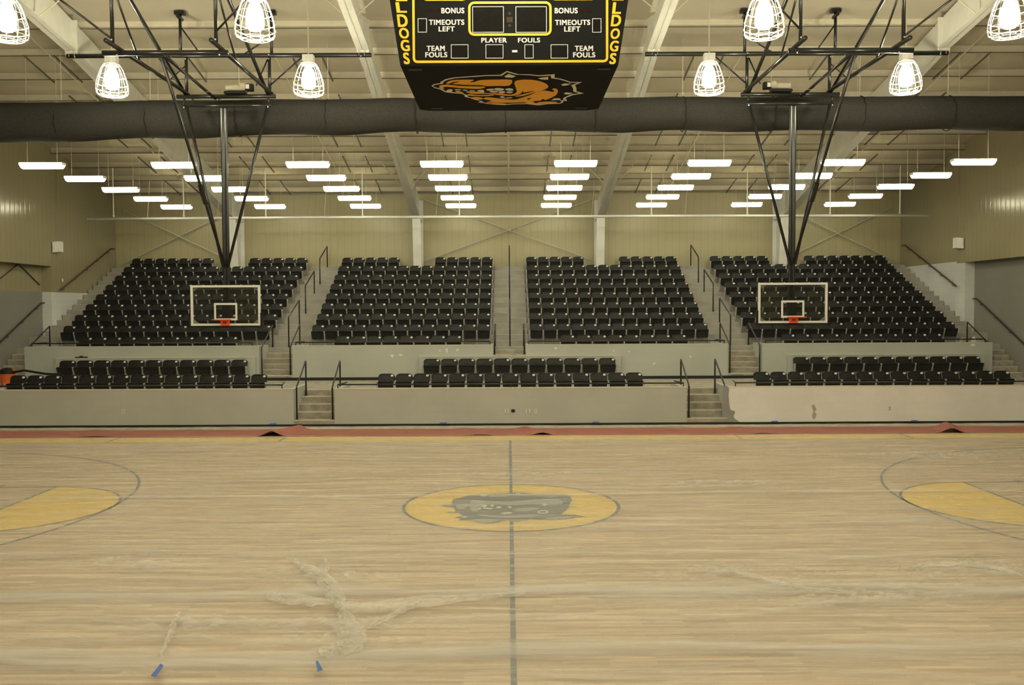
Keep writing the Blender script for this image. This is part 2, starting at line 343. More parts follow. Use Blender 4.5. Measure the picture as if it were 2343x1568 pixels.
# ------------------------------------------------------------------ walls, roof, frames
struct(MB().box(-WR, WR, BACK, BACK+.2, 0, roof(BACK)+.3).build('wall_back', MT['panel'])) 
struct(MB().box(-WR-.2, WR+.2, FRONT-.2, FRONT, 0, roof(FRONT)+.3).build('wall_front', MT['panel']))
for s, nm in ((-1, 'left'), (1, 'right')):
    zc = 4.0 if s < 0 else 5.0
    m = MB()
    def bx(x0, x1, *a): m.box(*sorted((s*x0, s*x1)), *a)
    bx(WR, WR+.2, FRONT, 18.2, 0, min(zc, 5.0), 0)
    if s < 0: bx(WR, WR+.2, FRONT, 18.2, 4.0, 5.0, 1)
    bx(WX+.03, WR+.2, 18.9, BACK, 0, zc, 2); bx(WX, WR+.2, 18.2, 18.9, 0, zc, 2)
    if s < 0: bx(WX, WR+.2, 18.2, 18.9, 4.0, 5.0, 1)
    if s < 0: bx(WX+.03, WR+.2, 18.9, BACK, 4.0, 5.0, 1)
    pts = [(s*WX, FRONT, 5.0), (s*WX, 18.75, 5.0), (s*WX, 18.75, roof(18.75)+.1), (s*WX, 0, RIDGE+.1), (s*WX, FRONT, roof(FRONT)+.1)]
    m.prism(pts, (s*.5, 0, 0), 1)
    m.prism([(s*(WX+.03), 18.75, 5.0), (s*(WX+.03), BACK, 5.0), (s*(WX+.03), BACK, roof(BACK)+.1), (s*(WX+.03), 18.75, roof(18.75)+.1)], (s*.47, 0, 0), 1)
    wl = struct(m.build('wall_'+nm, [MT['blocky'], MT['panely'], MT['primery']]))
    part(MB().box(*sorted((s*(WX-.02), s*(WX+.4))), 9, 18.8, 4.94, 5.0), 'wall_edge_trim', MT['panely'], wl)
    part(MB().box(*sorted((s*(WX-.02), s*(WX+.05))), 18.72, 18.82, 5.0, roof(18.8)-.05), 'corner_trim', MT['panely'], wl)
    part(MB().box(*sorted((s*(WX-.02), s*(WX-.35))), BACK-.012, BACK, 5.2, roof(BACK)-.3), 'corner_trim', MT['panel'], wl)
    part(MB().box(*sorted((s*(WX-.06), s*(WX+.1))), 12, BACK, roof(BACK)-.1, roof(BACK)+.0), 'eave_angle', MT['dark'], wl) if False else None
    if s < 0:
        m = MB().path([(-WR+.03, 15.2, 4.3), (-WR+.03, 16.6, 4.95), (-WR+.03, 18.0, 4.25)], .018, 6)
        part(m, 'wall_brace_rod', MT['rail'], wl)
cl = struct(MB().prism([(-WR-.2, FRONT, roof(FRONT)), (-WR-.2, 0, RIDGE), (-WR-.2, BACK+.1, roof(BACK+.1)), (-WR-.2, BACK+.1, roof(BACK+.1)+.15), (-WR-.2, 0, RIDGE+.15), (-WR-.2, FRONT, roof(FRONT)+.15)], (2*WR+.4, 0, 0)).build('ceiling', MT['liner']))
PY = [18.39+1.49*k for k in range(-9, 4)]
for y in PY:
    zr = roof(y)
    struct(MB().box(-WX, WX, y, y+.02, zr-.22, zr).box(-WX, WX, y-.07, y, zr-.222, zr-.21).build('ceiling_purlin', MT['purl'], o=(0, y, zr-.22)))
    struct(MB().box(-WX, WX, y-.074, y-.066, zr-.232, zr-.205).build('ceiling_purlin_lip', MT['dark'], o=(0, y, zr-.23)))
def zb(y):
    y = abs(y)
    return 11.35-.14*y if y < 8.9 else 10.1-.2245*(y-8.9)
for k, X in enumerate((-11.43, -3.81, 3.81, 11.43)):
    m = MB()
    ys = [-23.0, -22.3, -8.9, 0, 8.9, 22.5]
    low = [(X-.012, y, zb(y)) for y in (-22.5, -8.9, 0, 8.9, 22.5)]
    up = [(X-.012, y, roof(y)-.22) for y in (23.3, 0, -23.3)]
    m.prism(low+up, (.024, 0, 0))
    for a, b in zip(low[:-1], low[1:]):
        m.prism([(X-.16, a[1], a[2]), (X-.16, b[1], b[2]), (X-.16, b[1], b[2]+.02), (X-.16, a[1], a[2]+.02)], (.32, 0, 0))
    fr = struct(m.build('ceiling_beam', MT['steel'], o=(X, 0, 11)))
    # splice plates and column
    part(MB().box(X-.16, X+.16, 8.88, 8.92, zb(8.9)-.12, roof(8.9)-.25), 'splice_plate', MT['steel'], fr)
    part(MB().prism([(X-.016, 22.51, zb(22.5)), (X-.016, 22.91, 4.6), (X-.016, 23.75, 4.6), (X-.016, 23.75, roof(23.75)-.3), (X-.016, 22.51, roof(22.5)-.3)], (.032, 0, 0))
         .prism([(X-.17, 22.5, zb(22.5)), (X-.17, 22.9, 4.6), (X-.17, 22.93, 4.6), (X-.17, 22.53, zb(22.5))], (.34, 0, 0))
         .box(X-.17, X+.17, 23.7, 23.78, 4.6, roof(23.7)-.3).box(X-.17, X+.17, 22.52, 23.7, zb(22.5)-.02, zb(22.5)+.02), 'column', MT['white'], fr)
    for y in (7.0, 13.9, 19.0):
        for s in (-1, 1):
            part(MB().path([(X+s*.14, y, zb(y)+.03), (X+s*1.05, y+.25, roof(y+.25)-.2)], .018, 6), 'flange_brace', MT['purl'], fr)
for n_, x in enumerate((-12.9, -6.6, 0, 6.6, 12.9)):
    y0, y1 = 6.0, 23.2
    o = MB().path([(x, y0, roof(y0)-.3), (x, y1, roof(y1)-.3)], .03 if n_ == 2 else .016, 8).build('ceiling_conduit', MT['purl'], o=(x, y0, roof(y0)-.3))
    struct(o)
# ------------------------------------------------------------------ terrace
t = struct(MB().box(-WR, WR, FY+.2, TY, -.02, .005).build('floor_terrace', MT['conc2']))
m = MB().box(-WR, WR, 12.1, TY, 0, AZ)
xs = [-WR, -6.25, -4.8, 4.85, 6.3, WR]
for a, b in ((-WR, -6.25), (-4.8, 4.85), (6.3, WR)): m.box(a, b, FY+.2, 12.1, 0, RA)
part(m, 'cross_aisle', MT['conc2'], t)
BL = [(-16.05, -8.37), (-7.27, -.55), (.55, 7.32), (8.47, 16.05)]
m = MB()
for a, b in BL: m.box(a, b, 15.4, 16.38, AZ, tz(1))
for k in range(2, 10):
    wx = WR if ty0(k) < 17.9 else WX
    m.box(-wx, wx, ty0(k), ty1(k), 0, tz(k))
m.box(-WX, WX, ty1(9), BACK, 0, tz(9)+RS)
part(m, 'seating_steps', MT['concrete'], t)
for k in range(1, 10):
    for a, b in ((-8.40, -8.30), (-7.08, -6.98), (-.67, -.6), (.64, .71), (7.03, 7.1), (8.36, 8.44)): pass
names = ['left end', 'centre-left', 'centre', 'centre-right', 'right end']
for nm, (a, b) in zip(names, ((-WX, -15.95), (-8.34, -7.05), (-.60, .64), (7.08, 8.38), (15.98, WX))):
    end = 'end' in nm
    st = t
    for k in range(2, 10): part(MB().box(a, b, ty1(k)-.43, ty1(k), tz(k), tz(k)+RS/2).box(a, b, ty1(k)-.436, ty1(k)-.42, tz(k)+RS/2-.014, tz(k)+RS/2+.002, 1).box(a, b, ty1(k)-.006, ty1(k)+.01, tz(k)+RS-.014, tz(k)+RS+.002, 1), 'stair_step', [MT['concrete'], MT['nosing2']], st)
    if nm == 'centre':
        m = MB().box(-.55, .55, TY, 15.9, AZ, 1.78).box(-.55, .55, 15.9, 16.38, AZ, 1.9)
        part(m, 'lower_flight', MT['conc2'], st)
    else:
        m = MB(); tr = .28 if end else .2; y0 = 16.38-5*tr if not end else 16.38-5*tr
        if end: x0, x1 = ((-WR, -16.2) if a < 0 else (16.2, WR))
        else: x0, x1 = (-8.37, -7.27) if a < 0 else (7.32, 8.47)
        ys = [16.38-tr*(5-i) for i in range(6)]
        if not end: ys[0] = TY
        for i in range(5):
            zt_ = AZ+(2.0-AZ)/6*(i+1); m.box(x0, x1, ys[i], ys[i+1] if i < 4 else 16.38, AZ, zt_); m.box(x0, x1, ys[i]-.006, ys[i]+.015, zt_-.022, zt_+.002, 1)  # pale edge strips paint the light lying on the tread tops
        part(m, 'lower_flight', [MT['conc2'], MT['nosing']], st)
for nm, (a, b) in zip(('left', 'right'), OPEN):
    m = MB()
    for i in range(5):
        zt_ = (.2, .39, .58, .77, AZ)[i]; m.box(a, b, FY+.34*i, FY+.34*(i+1), 0, zt_); m.box(a, b, FY+.34*i-.006, FY+.34*i+.015, zt_-.025, zt_+.002, 1)  # edge strips coloured lighter to stand for lit treads
    part(m, 'front_steps', [MT['conc2'], MT['nosing']], t)
# low front walls
SEG = [(-WR, -6.1, 'wall_front_1', 'block'), (-4.95, 5.0, 'wall_front_2', 'block'), (6.15, WR, 'wall_front_3', 'primer')]
for a, b, nm, mt in SEG:
    m = MB().box(a, b, FY, FY+.2, 0, FT)
    wl = struct(m.build(nm, MT[mt]))
    m = MB()
    if a > -10: m.box(a, a+.15, FY+.2, 12.1, 0, FT)
    if b < 10: m.box(b-.15, b, FY+.2, 12.1, 0, FT)
    part(m, 'wall_return', MT['block'], wl)
    part(MB().box(a, b, FY-.012, FY, 0, .075), 'baseboard', MT['base'], wl)
    part(MB().box(a, b, FY-.006, FY+.2, FT, FT+.012), 'wall_cap', MT['nosing'], wl)  # cap coloured pale for light on the wall top
for i, (a, b) in enumerate(OPEN): struct(MB().box(a, b, FY-.012, FY, 0, .075).build('baseboard_steps', MT['base'], o=(a, FY, 0)))
# unpainted corner and roller marks on the right front wall
wr = bpy.data.objects['wall_front_3']
def wall_patch(px, Y, parent, mat, name='paint_patch'):
    P = [atY(x, y, Y) for x, y in smooth_loop(px, 3)]
    mm = MB(); mm.poly([[(p.x, Y, p.z) for p in P]]); part(mm, name, mat, parent)
wall_patch([(1655,888),(1668,888),(1667,905),(1669,925),(1672,938),(1682,942),(1679,955),(1688,963),(1690,967),(1655,967)], FY-.003, wr, MT['graypaint'])
wall_patch([(1857,930),(1862,926),(1866,932),(1868,938),(1864,942),(1868,948),(1866,956),(1861,960),(1858,950),(1861,942)], FY-.003, wr, plain('grey_smudge', (.42, .40, .38, 1), .6))
# second wall with the ledge that carries the upper rows
SEG2 = [(-16.2, -8.37, 'left'), (-7.27, -.55, 'centre-left'), (.55, 7.32, 'centre-right'), (8.47, 16.2, 'right')]
for i, (a, b, nm) in enumerate(SEG2):
    wl = struct(MB().box(a, b, TY, 15.4, AZ, TT).build('wall_tier_%d' % (i+1), MT['block']))
    m = MB().box(a, a+.15, 15.4, 16.38, tz(1), TT).box(b-.15, b, 15.4, 16.38, tz(1), TT)
    part(m, 'wall_return', MT['block'], wl)
    part(MB().box(a, b, TY-.006, 15.4, TT, TT+.012), 'wall_cap', MT['nosing'], wl)  # same pale tone: light on the top painted in
struct(MB().box(-.55, .55, TY, TY+.0, AZ, 1.7).build('wall_tier_center', MT['block'])) if False else None
for a, b in ((-16.2, -15.12), (-8.46, -3.02), (3.72, 9.28), (15.88, 16.2)):
    struct(MB().box(a, b, TY-.012, TY, AZ, AZ+.1).build('baseboard_tier', MT['base'], o=(a, TY, AZ)))
for a, b in ((-15.12, -8.47), (-3.02, 3.72), (9.28, 15.87)):
    lw = struct(MB().box(a, b, TY-.12, TY, AZ, 1.72).build('wall_ledge', MT['block'], o=(a, TY-.12, AZ)))
    part(MB().box(a, b, TY-.13, TY, 1.72, 1.735), 'lit_ledge_cap', MT['nosing'], lw)  # bright line of the lit ledge top, painted as a paler cap
for pts in ([(893,812),(902,812),(899,818),(896,818)], [(913,811),(920,811),(920,814),(913,814)]):
    wall_patch(pts, TY-.004, bpy.data.objects['wall_tier_2'], MT['white'])
for pts in ([(1004,802),(1008,801),(1008,804),(1004,804)], [(1021,798),(1024,798),(1024,806),(1021,806)], [(1044,799),(1049,798),(1049,803),(1044,803)]):
    wall_patch(pts, TY-.004, bpy.data.objects['wall_tier_2'], MT['white'])
for pts in ([(1268,796),(1275,795),(1274,799),(1270,799)], [(1403,801),(1405,801),(1406,804),(1404,804)], [(1436,802),(1441,805),(1440,807)], [(1495,832),(1499,830),(1498,834),(1494,835)], [(1578,814),(1581,814),(1581,819),(1579,819)]):
    wall_patch(pts, TY-.004, bpy.data.objects['wall_tier_3'], MT['white'])
wall_patch([(2222,787),(2230,787),(2230,792),(2222,792)], TY-.004, bpy.data.objects['wall_tier_4'], MT['white'])
# ------------------------------------------------------------------ rails
def aisle_rail(X, y0, z0, y1, z1, ht0, ht1, label, grp='black tube handrails of the stairs'):
    o = MB()
    r = .024
    o.path([(X, y0, z0), (X, y0, z0+ht0-.03), (X, y0+.03, z0+ht0)] + [(X, y1-.05, z1+ht1-.03), (X, y1-.01, z1+ht1-.01), (X, y1, z1+ht1-.05), (X, y1, z1)], r, 10)
    h = o.build('handrail', MT['rail'], o=(X, y0, z0), smooth=True); tag(h, label, 'handrail', grp)
    for y, z in ((y0, z0), (y1, z1)): part(MB().lathe((X, y, z), [(.001, .012), (.05, .012), (.055, 0), (.001, 0)], 14), 'base_flange', MT['rail'], h)
for X, nm in ((-7.7, 'centre-left'), (.02, 'centre'), (7.73, 'centre-right')):
    for j, (a, za, b, zbb, pos) in enumerate(((16.55, 2.0, 18.2, 2.774, 'lowest'), (19.25, 3.161, 20.85, 3.935, 'middle'), (21.95, 4.516 if False else 4.322, 23.5, 5.096, 'topmost'))):
        aisle_rail(X, a, za, b, zbb, 1.07, .9, '%s of three black tube handrails up the %s aisle' % (pos, nm))
for X, nm in ((-16.1, 'left end of the second wall'), (-8.3, 'left side of the centre-left upper stairs'), (-7.35, 'right side of the centre-left upper stairs'), (-.5, 'left side of the centre aisle foot'),
              (.5, 'right side of the centre aisle foot'), (7.4, 'left side of the centre-right upper stairs'), (8.4, 'right side of the centre-right upper stairs'), (16.1, 'right end of the second wall')):
    if abs(X) < 1: aisle_rail(X, 15.3, 1.78, 16.6, 2.0, .75, .78, 'short black handrail at the '+nm)
    else: aisle_rail(X, TY+.06 if abs(X) < 16 else 15.25, AZ+.177 if abs(X) < 16 else AZ+.177, 16.7, 2.0, .96, .78, 'black tube handrail at the '+nm)
for X, nm in ((-6.03, 'left side of the left front steps'), (-5.02, 'right side of the left front steps'), (5.07, 'left side of the right front steps'), (6.08, 'right side of the right front steps')):
    aisle_rail(X, 10.46, .2, 11.66, .77, .94, 1.03, 'black tube handrail at the '+nm)
def wall_rail(pts, mat, label, s):
    h = MB().path(pts, .028, 8).build('wall_handrail', mat, o=pts[0], smooth=True); tag(h, label, 'handrail')
    P, Q = Vector(pts[0]), Vector(pts[-2])
    for k in range(5):
        p = P.lerp(Q, (k+.3)/4.6); part(MB().path([(p.x, p.y, p.z-.02), (p.x, p.y, p.z-.09), (s*(abs(p.x)+.115), p.y, p.z-.1)], .012, 6), 'bracket', mat, h)
wall_rail([(-16.62, 18.6, 4.08), (-16.62, 23.0, 5.90), (-16.62, 23.3, 5.90)], MT['railred'], 'dark red handrail on the beige wall above the left end stairs', -1)
wall_rail([(16.62, 18.6, 4.08), (16.62, 23.0, 5.90), (16.62, 23.3, 5.90)], MT['railred'], 'dark red handrail on the white block wall above the right end stairs', 1)
wall_rail([(-16.98, 13.4, 1.42), (-16.98, 17.9, 3.60), (-16.98, 18.1, 3.60)], MT['rail'], 'black handrail on the grey wall beside the left end stairs', -1)
wall_rail([(16.98, 13.4, 1.42), (16.98, 17.8, 3.60), (16.98, 18.05, 3.60)], MT['rail'], 'black handrail on the grey wall beside the right end stairs', 1)
def guard(a, b, Y, zt, label, ends, n):
    g = empty('guard_rail', ((a+b)/2, Y, zt), label, 'rail', 'low black guard rails on the wall tops')
    pts = [(a, Y, zt+.115), (b, Y, zt+.115)]
    if ends[0]: pts = [(a+.12 if ends[0] > 0 else a-.1, Y+.75, zt+.115)]+pts
    if ends[1]: pts = pts+[(b-.12 if ends[1] > 0 else b+.1, Y+.75, zt+.115)]
    part(MB().path(pts, .021, 8), 'top_bar', MT['rail'], g, smooth=True)
    for i in range(n): x = a+(b-a)*i/(n-1); part(MB().path([(x, Y, zt+.012), (x, Y, zt+.11)], .016, 6), 'post', MT['rail'], g)
guard(-WR+.1, -6.45, FY+.1, FT, 'low black guard rail on top of the left grey front wall', (0, 1), 6)
guard(-4.87, 4.92, FY+.1, FT, 'low black guard rail on top of the middle grey front wall', (1, 1), 5)
guard(6.4, WR-.1, FY+.1, FT, 'low black guard rail on top of the white primed front wall', (1, 0), 6)
guard(-16.0, -8.62, TY+.1, TT, 'low black guard rail below the upper left seat block', (1, 0), 4)
guard(-7.17, -.65, TY+.1, TT, 'low black guard rail below the upper centre-left seat block', (1, 0), 4)
guard(.65, 7.22, TY+.1, TT, 'low black guard rail below the upper centre-right seat block', (0, 1), 4)
guard(8.62, 16.0, TY+.1, TT, 'low black guard rail below the upper right seat block', (0, 1), 4)
# ------------------------------------------------------------------ seats
def panel_shape(mb, outline, yc, th, rim=.012, dz=0, tilt=0, curve=0, mi=0):
    """moulded shell: outline in x,z; rolled rim standing proud of a dished middle, both faces"""
    n = len(outline); cx = 0; cz = sum(p[1] for p in outline)/n
    def P(x, z, y): return (x, yc+y+tilt*(z-outline[0][1])+curve*(x*x), z)
    rings = []
    for sc, y in ((1, th), (1, 0), (.985, -.008), (.93, -.006), (.9, rim)):
        rings.append([P(cx+(x-cx)*sc, cz+(z-cz)*sc, y) for x, z in outline])
    vs = [v for r in rings for v in r]; fs = []
    for i in range(len(rings)-1):
        for k in range(n): fs.append((i*n+k, i*n+(k+1) % n, (i+1)*n+(k+1) % n, (i+1)*n+k))
    o = len(rings)-1
    # dished centre: three more rings
    c0 = len(vs); last = o*n
    for sc in (.6, .3):
        vs += [P(cx+(x-cx)*sc, cz+(z-cz)*sc, rim+.006) for x, z in outline]
        for k in range(n): fs.append((last+k, last+(k+1) % n, len(vs)-n+(k+1) % n, len(vs)-n+k))
        last = len(vs)-n
    fs.append(tuple(last+k for k in range(n))); fs.append(tuple(range(n))[::-1])
    mb.add(vs, fs, mi)
def seat_parts(p, fine=True):
    w_ = p*.465; H = .775
    def outline(z0, z1, wb, wt, rt, rb, n):
        o = []
        for (sx, a) in ((1, -90), (1, 0), (-1, 90), (-1, 180)):
            top = a in (0, 90); r = rt if top else rb; ww = wt if top else wb
            cz = z1-r*.8 if top else z0+r*.8
            for k in range(n+1): t_ = R(a+90*k/n); o.append((sx*(ww-r)+r*cos(t_), cz+r*.8*sin(t_)))
        return o
    n = 4 if fine else 2
    back = MB(); panel_shape(back, outline(.525, H, w_*.985, w_, .115, .012, n), .037, .035, .010, tilt=.30, curve=.35)
    seat = MB(); panel_shape(seat, outline(.25, .548, w_*.88, w_*.96, .015, .06, n), -.085, .05, .012, tilt=-.22, curve=-.25)
    seat.box(-w_*.55, w_*.55, -.128, -.112, .452, .462); seat.box(-w_*.93, w_*.93, -.15, -.02, .538, .552)
    leg = MB()
    def legm(x):
        prof = [(-.10, .555), (-.145, .50), (-.12, .40), (-.06, .30), (-.015, .16), (0, .02), (0, 0)]
        for i in range(len(prof)-1):
            (ya, za), (yb, zb_) = prof[i], prof[i+1]; wd = .022
            leg.add([(x-.012, ya-wd, za), (x+.012, ya-wd, za), (x+.012, ya+wd, za), (x-.012, ya+wd, za), (x-.012, yb-wd, zb_), (x+.012, yb-wd, zb_), (x+.012, yb+wd, zb_), (x-.012, yb+wd, zb_)],
                    [(0, 1, 2, 3), (7, 6, 5, 4), (0, 4, 5, 1), (1, 5, 6, 2), (2, 6, 7, 3), (3, 7, 4, 0)])
        leg.box(x-.02, x+.02, -.17, -.05, .51, .55)
        leg.box(x-.03, x+.03, -.05, .05, 0, .012)
    legm(-p/2)
    dot = MB(); zc = H-.058; xc = w_-.08
    def yb(x, z): return .037+.30*(z-.525)+.35*x*x-.012
    ell = lambda rx, rz, dy: [(xc+rx*cos(t_*pi/8), yb(xc, zc+rz*sin(t_*pi/8))-dy, zc+rz*sin(t_*pi/8)) for t_ in range(16)]
    e1 = ell(.040, .031, .004); e2 = ell(.040, .031, -.01)
    dot.add(e1+e2, [tuple(range(16))]+[(i, (i+1) % 16, (i+1) % 16+16, i+16) for i in range(16)], 0)
    dot.add(ell(.009, .009, .0055), [tuple(range(16))], 1)
    return back, seat, leg, dot
CACHE = {}
def seat_meshes(p):
    key = round(p, 3)
    if key not in CACHE:
        b, s_, l, d = seat_parts(p)
        l2 = MB(); l2.v = list(l.v)+[(v[0]+p, v[1], v[2]) for v in l.v]; n = len(l.v); l2.f = list(l.f)+[tuple(i+n for i in f) for f in l.f]; l2.m = l.m*2
        CACHE[key] = (b.mesh('backrest', MT['seat']), s_.mesh('seat', MT['seat']), l.mesh('leg', MT['leg']), MB.mesh(d, 'number_plaque', [MT['dot'], MT['sbblack']]))
    return CACHE[key]
ORD = ['leftmost', 'second from left', 'third from left', 'fourth from left', 'fifth from left', 'sixth from left', 'seventh from left', 'eighth from left', 'ninth from left', 'tenth from left', 'eleventh from left', 'twelfth from left', 'thirteenth from left', 'fourteenth from left', 'fifteenth from left']
def put_seat(x, y, z, p, label, group, last, hz=1.0):
    b, s_, l, d = seat_meshes(p)
    e = bpy.data.objects.new('folding_seat', None); COL.objects.link(e); e.location = (x, y, z); e.empty_display_size = .1
    e.scale = (1, 1, hz); tag(e, label, 'seat', group)
    def ch(nm, me, par, dx=0):
        o_ = bpy.data.objects.new(nm, me); COL.objects.link(o_); o_.parent = par; o_.location.x = dx; return o_
    bo = ch('backrest', b, e); ch('seat', s_, e); ch('leg', l, e); ch('number_plaque', d, bo)
    if last: ch('leg', l, e, p)
STUFF = MB(); lo_parts = None
def stuff_seat(x, y, z, p, last):
    global lo_parts
    if lo_parts is None: lo_parts = seat_parts(p, False)
    for q, mi in zip(lo_parts, (0, 0, 1, 2)):
        for rep in ((0, p) if (mi == 1 and last) else (0,)):
            n = len(STUFF.v)
            STUFF.v += [(v[0]+x+rep, v[1]+y, v[2]+z) for v in q.v]; STUFF.f += [tuple(i+n for i in f) for f in q.f]
            STUFF.m += [mi+(1 if (mi == 2 and k == 1) else 0) for k in q.m]
def row(x0, x1, n, y, z, rowname, grp, hz=1.0, keep=None, skip=()):
    p = (x1-x0)/n
    for i in range(n):
        if i in skip: continue
        last = (i == n-1) or (i+1 in skip)
        x = x0+p*(i+.5)
        if keep is None or i in keep: put_seat(x, y, z, p, 'black folding seat, %s in the %s' % (ORD[i], rowname), grp, last, hz)
        else: stuff_seat(x, y, z, p, last)
for x0, x1, nm in ((-14.86, -7.20, 'left'), (-3.93, 3.97, 'centre'), (7.25, 14.95, 'right')):
    row(x0, x1, 15, 11.72, RA, 'front row of the lower %s block' % nm, 'folding seats of the lower tier')
for x0, x1, nm in ((-14.94, -8.68, 'left'), (-2.87, 3.54, 'centre'), (9.42, 15.69, 'right')):
    row(x0, x1, 11, 14.86, AZ, 'back row of the lower %s block' % nm, 'folding seats of the lower tier', .93)
blk = [(-15.80, -8.42, 15, 'far left'), (-7.0, -.66, 13, 'centre-left'), (.71, 7.05, 13, 'centre-right'), (8.42, 15.85, 15, 'far right')]
for (x0, x1, n, nm), (a, b, n1) in zip(blk, ((-14.85, -9.35, 11), (-6.03, -1.63, 8), (1.74, 6.14, 8), (9.40, 14.98, 11))):
    row(a, b, n1, 16.1, tz(1), 'first row of the upper %s block' % nm, 'folding seats of the upper tier')
rn = {2: 'second', 3: 'third', 4: 'fourth', 5: 'fifth'}
for k in range(2, 10):
    for bi, (x0, x1, n, nm) in enumerate(blk):
        skip = () if k < 9 else {0: (7, 8, 9), 1: (5, 6, 7), 2: (5, 6, 7), 3: (5, 6, 7)}[bi]
        keep = None if k <= 4 else ((range(5, 13) if bi == 1 else range(0, 8) if bi == 2 else ()) if k == 5 else ())
        row(x0, x1, n, Y2+D*(k-2), tz(k), '%s row of the upper %s block' % (rn.get(k, ''), nm), 'folding seats of the upper tier', 1.0, keep, skip)
so = STUFF.build('folding_seats', [MT['seat'], MT['leg'], MT['dot'], MT['sbblack']], o=(0, Y2, 2)); tag(so, 'rows of black folding seats high up below the beige back wall', 'seats', 'folding seats of the upper tier', 'stuff')
# ------------------------------------------------------------------ strip lights over the terrace
def lamp_meshes():
    h = MB().box(-.60, .60, -.09, .09, .075, .115).box(-.615, -.60, -.12, .12, .04, .115).box(.60, .615, -.12, .12, .04, .115)
    pr = [(.13, .09), (.135, .05), (.115, .01), (.07, -.02), (0, -.028), (-.07, -.02), (-.115, .01), (-.135, .05), (-.13, .09)]
    l = MB(); n = len(pr); vs = []; fs = []
    for x, s_ in ((-.605, .45), (-.59, .8), (-.55, 1), (.55, 1), (.59, .8), (.605, .45)): vs += [(x, a*s_, (b-.09)*s_*1.25+.09) for a, b in pr]
    for i in range(5):
        for k in range(n-1): fs.append((i*n+k, i*n+k+1, (i+1)*n+k+1, (i+1)*n+k))
    fs += [tuple(range(n)), tuple(range(5*n, 6*n))]
    l.add(vs, fs)
    return h.mesh('housing', MT['white']), l.mesh('lens', MT['tube'], smooth=False)
hm, lm = lamp_meshes()
LX = (-13.25, -9.52, -5.71, -1.905, 1.905, 5.71, 9.52, 13.25)
LN = ['leftmost', 'second from left', 'third from left', 'fourth from left', 'fourth from right', 'third from right', 'second from right', 'rightmost']
RN = ['nearest', 'second', 'third', 'fourth', 'farthest']
def strip(x, y, z, label, grp):
    e = bpy.data.objects.new('strip_light', None); COL.objects.link(e); e.location = (x, y, z); e.empty_display_size = .1
    tag(e, label, 'light', grp)
    for nm, me in (('housing', hm), ('lens', lm)): o_ = bpy.data.objects.new(nm, me); COL.objects.link(o_); o_.parent = e
    hgt = roof(y)-.24-z
    for dx in (-.42, .42):
        q = MB().path([(dx, 0, .11), (dx, .03, hgt-.02)], .006, 5); o_ = bpy.data.objects.new('hanger_wire', q.mesh('hanger_wire', MT['purl'])); COL.objects.link(o_); o_.parent = e
        if y > 0:
            q = MB().prism([(dx-.02, -.05, hgt+.01), (dx+.02, -.05, hgt+.01), (dx+.02, 1.65, roof(y+1.65)-.23-z), (dx-.02, 1.65, roof(y+1.65)-.23-z)], (0, 0, -.035)); o_ = bpy.data.objects.new('support_channel', q.mesh('support_channel', MT['dark'])); COL.objects.link(o_); o_.parent = e
for j in range(5):
    for i, x in enumerate(LX): strip(x, 10.85+2.62*j, 7.40, 'lit white strip light, %s in the %s row over the seats' % (LN[i], RN[j]), 'strip lights over the seats')
for j in range(3):  # unseen fixtures, added for the light they throw on the court
    for i, x in enumerate(LX[::1]): strip(x, -11.5-4.2*j, 7.40, 'unseen white strip light added behind the viewer to light the court', 'unseen strip lights added behind the viewer')
# ------------------------------------------------------------------ caged high-bay lights
def bay_meshes():
    cage = MB()
    prof = [(.18, .74), (.245, .64), (.31, .46), (.36, .28), (.370, .13), (.345, .03), (.29, .0)]
    nm = 12
    for k in range(nm):
        a = 2*pi*k/nm; cage.path([(r*cos(a), r*sin(a), z) for r, z in prof]+[(.16*cos(a), .16*sin(a), -.012)]+([(0, 0, -.02)] if k % 4 == 0 else []), .006, 4, cap=False)
    for r, z in ((.18, .74), (.31, .46), (.36, .28), (.371, .16), (.362, .07), (.29, 0), (.16, -.012)): cage.ring((0, 0, z), r, .0075, 24, 4)
    lens = MB().lathe((0, 0, 0), [(.001, .66), (.07, .66), (.10, .62), (.145, .52), (.165, .40), (.17, .28), (.16, .20), (.10, .15), (.001, .14)], 24)
    top = MB().lathe((0, 0, 0), [(.001, .90), (.10, .90), (.11, .88), (.11, .76), (.14, .74), (.15, .70), (.001, .70)], 16).box(-.13, .13, -.10, .10, .80, .95)
    return cage.mesh('wire_cage', MT['cage']), lens.mesh('reflector', MT['bay'], smooth=True), top.mesh('ballast_housing', MT['white'])
cg, ln, tp = bay_meshes()
def bay(x, y, z, label, grp):
    e = bpy.data.objects.new('high_bay_light', None); COL.objects.link(e); e.location = (x, y, z-.37); e.empty_display_size = .1
    tag(e, label, 'light', grp)
    for nm, me in (('wire_cage', cg), ('reflector', ln), ('ballast_housing', tp)): o_ = bpy.data.objects.new(nm, me); COL.objects.link(o_); o_.parent = e
    q = MB().path([(0, 0, .94), (0, 0, roof(y)-.2-z+.37)], .014, 6); o_ = bpy.data.objects.new('hanging_rod', q.mesh('hanging_rod', MT['purl'])); COL.objects.link(o_); o_.parent = e
for x, nm in ((-9.57, 'left end of the far row'), (-4.83, 'far row, left of the scoreboard'), (4.85, 'far row, right of the scoreboard'), (9.62, 'right end of the far row'), (0, 'far row, hidden behind the scoreboard')):
    bay(x, 7.0, 8.87, 'glowing caged round ceiling light, '+nm, 'caged ceiling lights')
for x, nm in ((-9.31, 'cut off at the top left corner'), (-4.71, 'at the top edge beside the left goal pipes'), (4.75, 'at the top edge beside the right goal pipes'), (9.33, 'cut off at the top right corner')):
    bay(x, 1.9, 8.72, 'glowing caged round ceiling light, '+nm, 'caged ceiling lights')
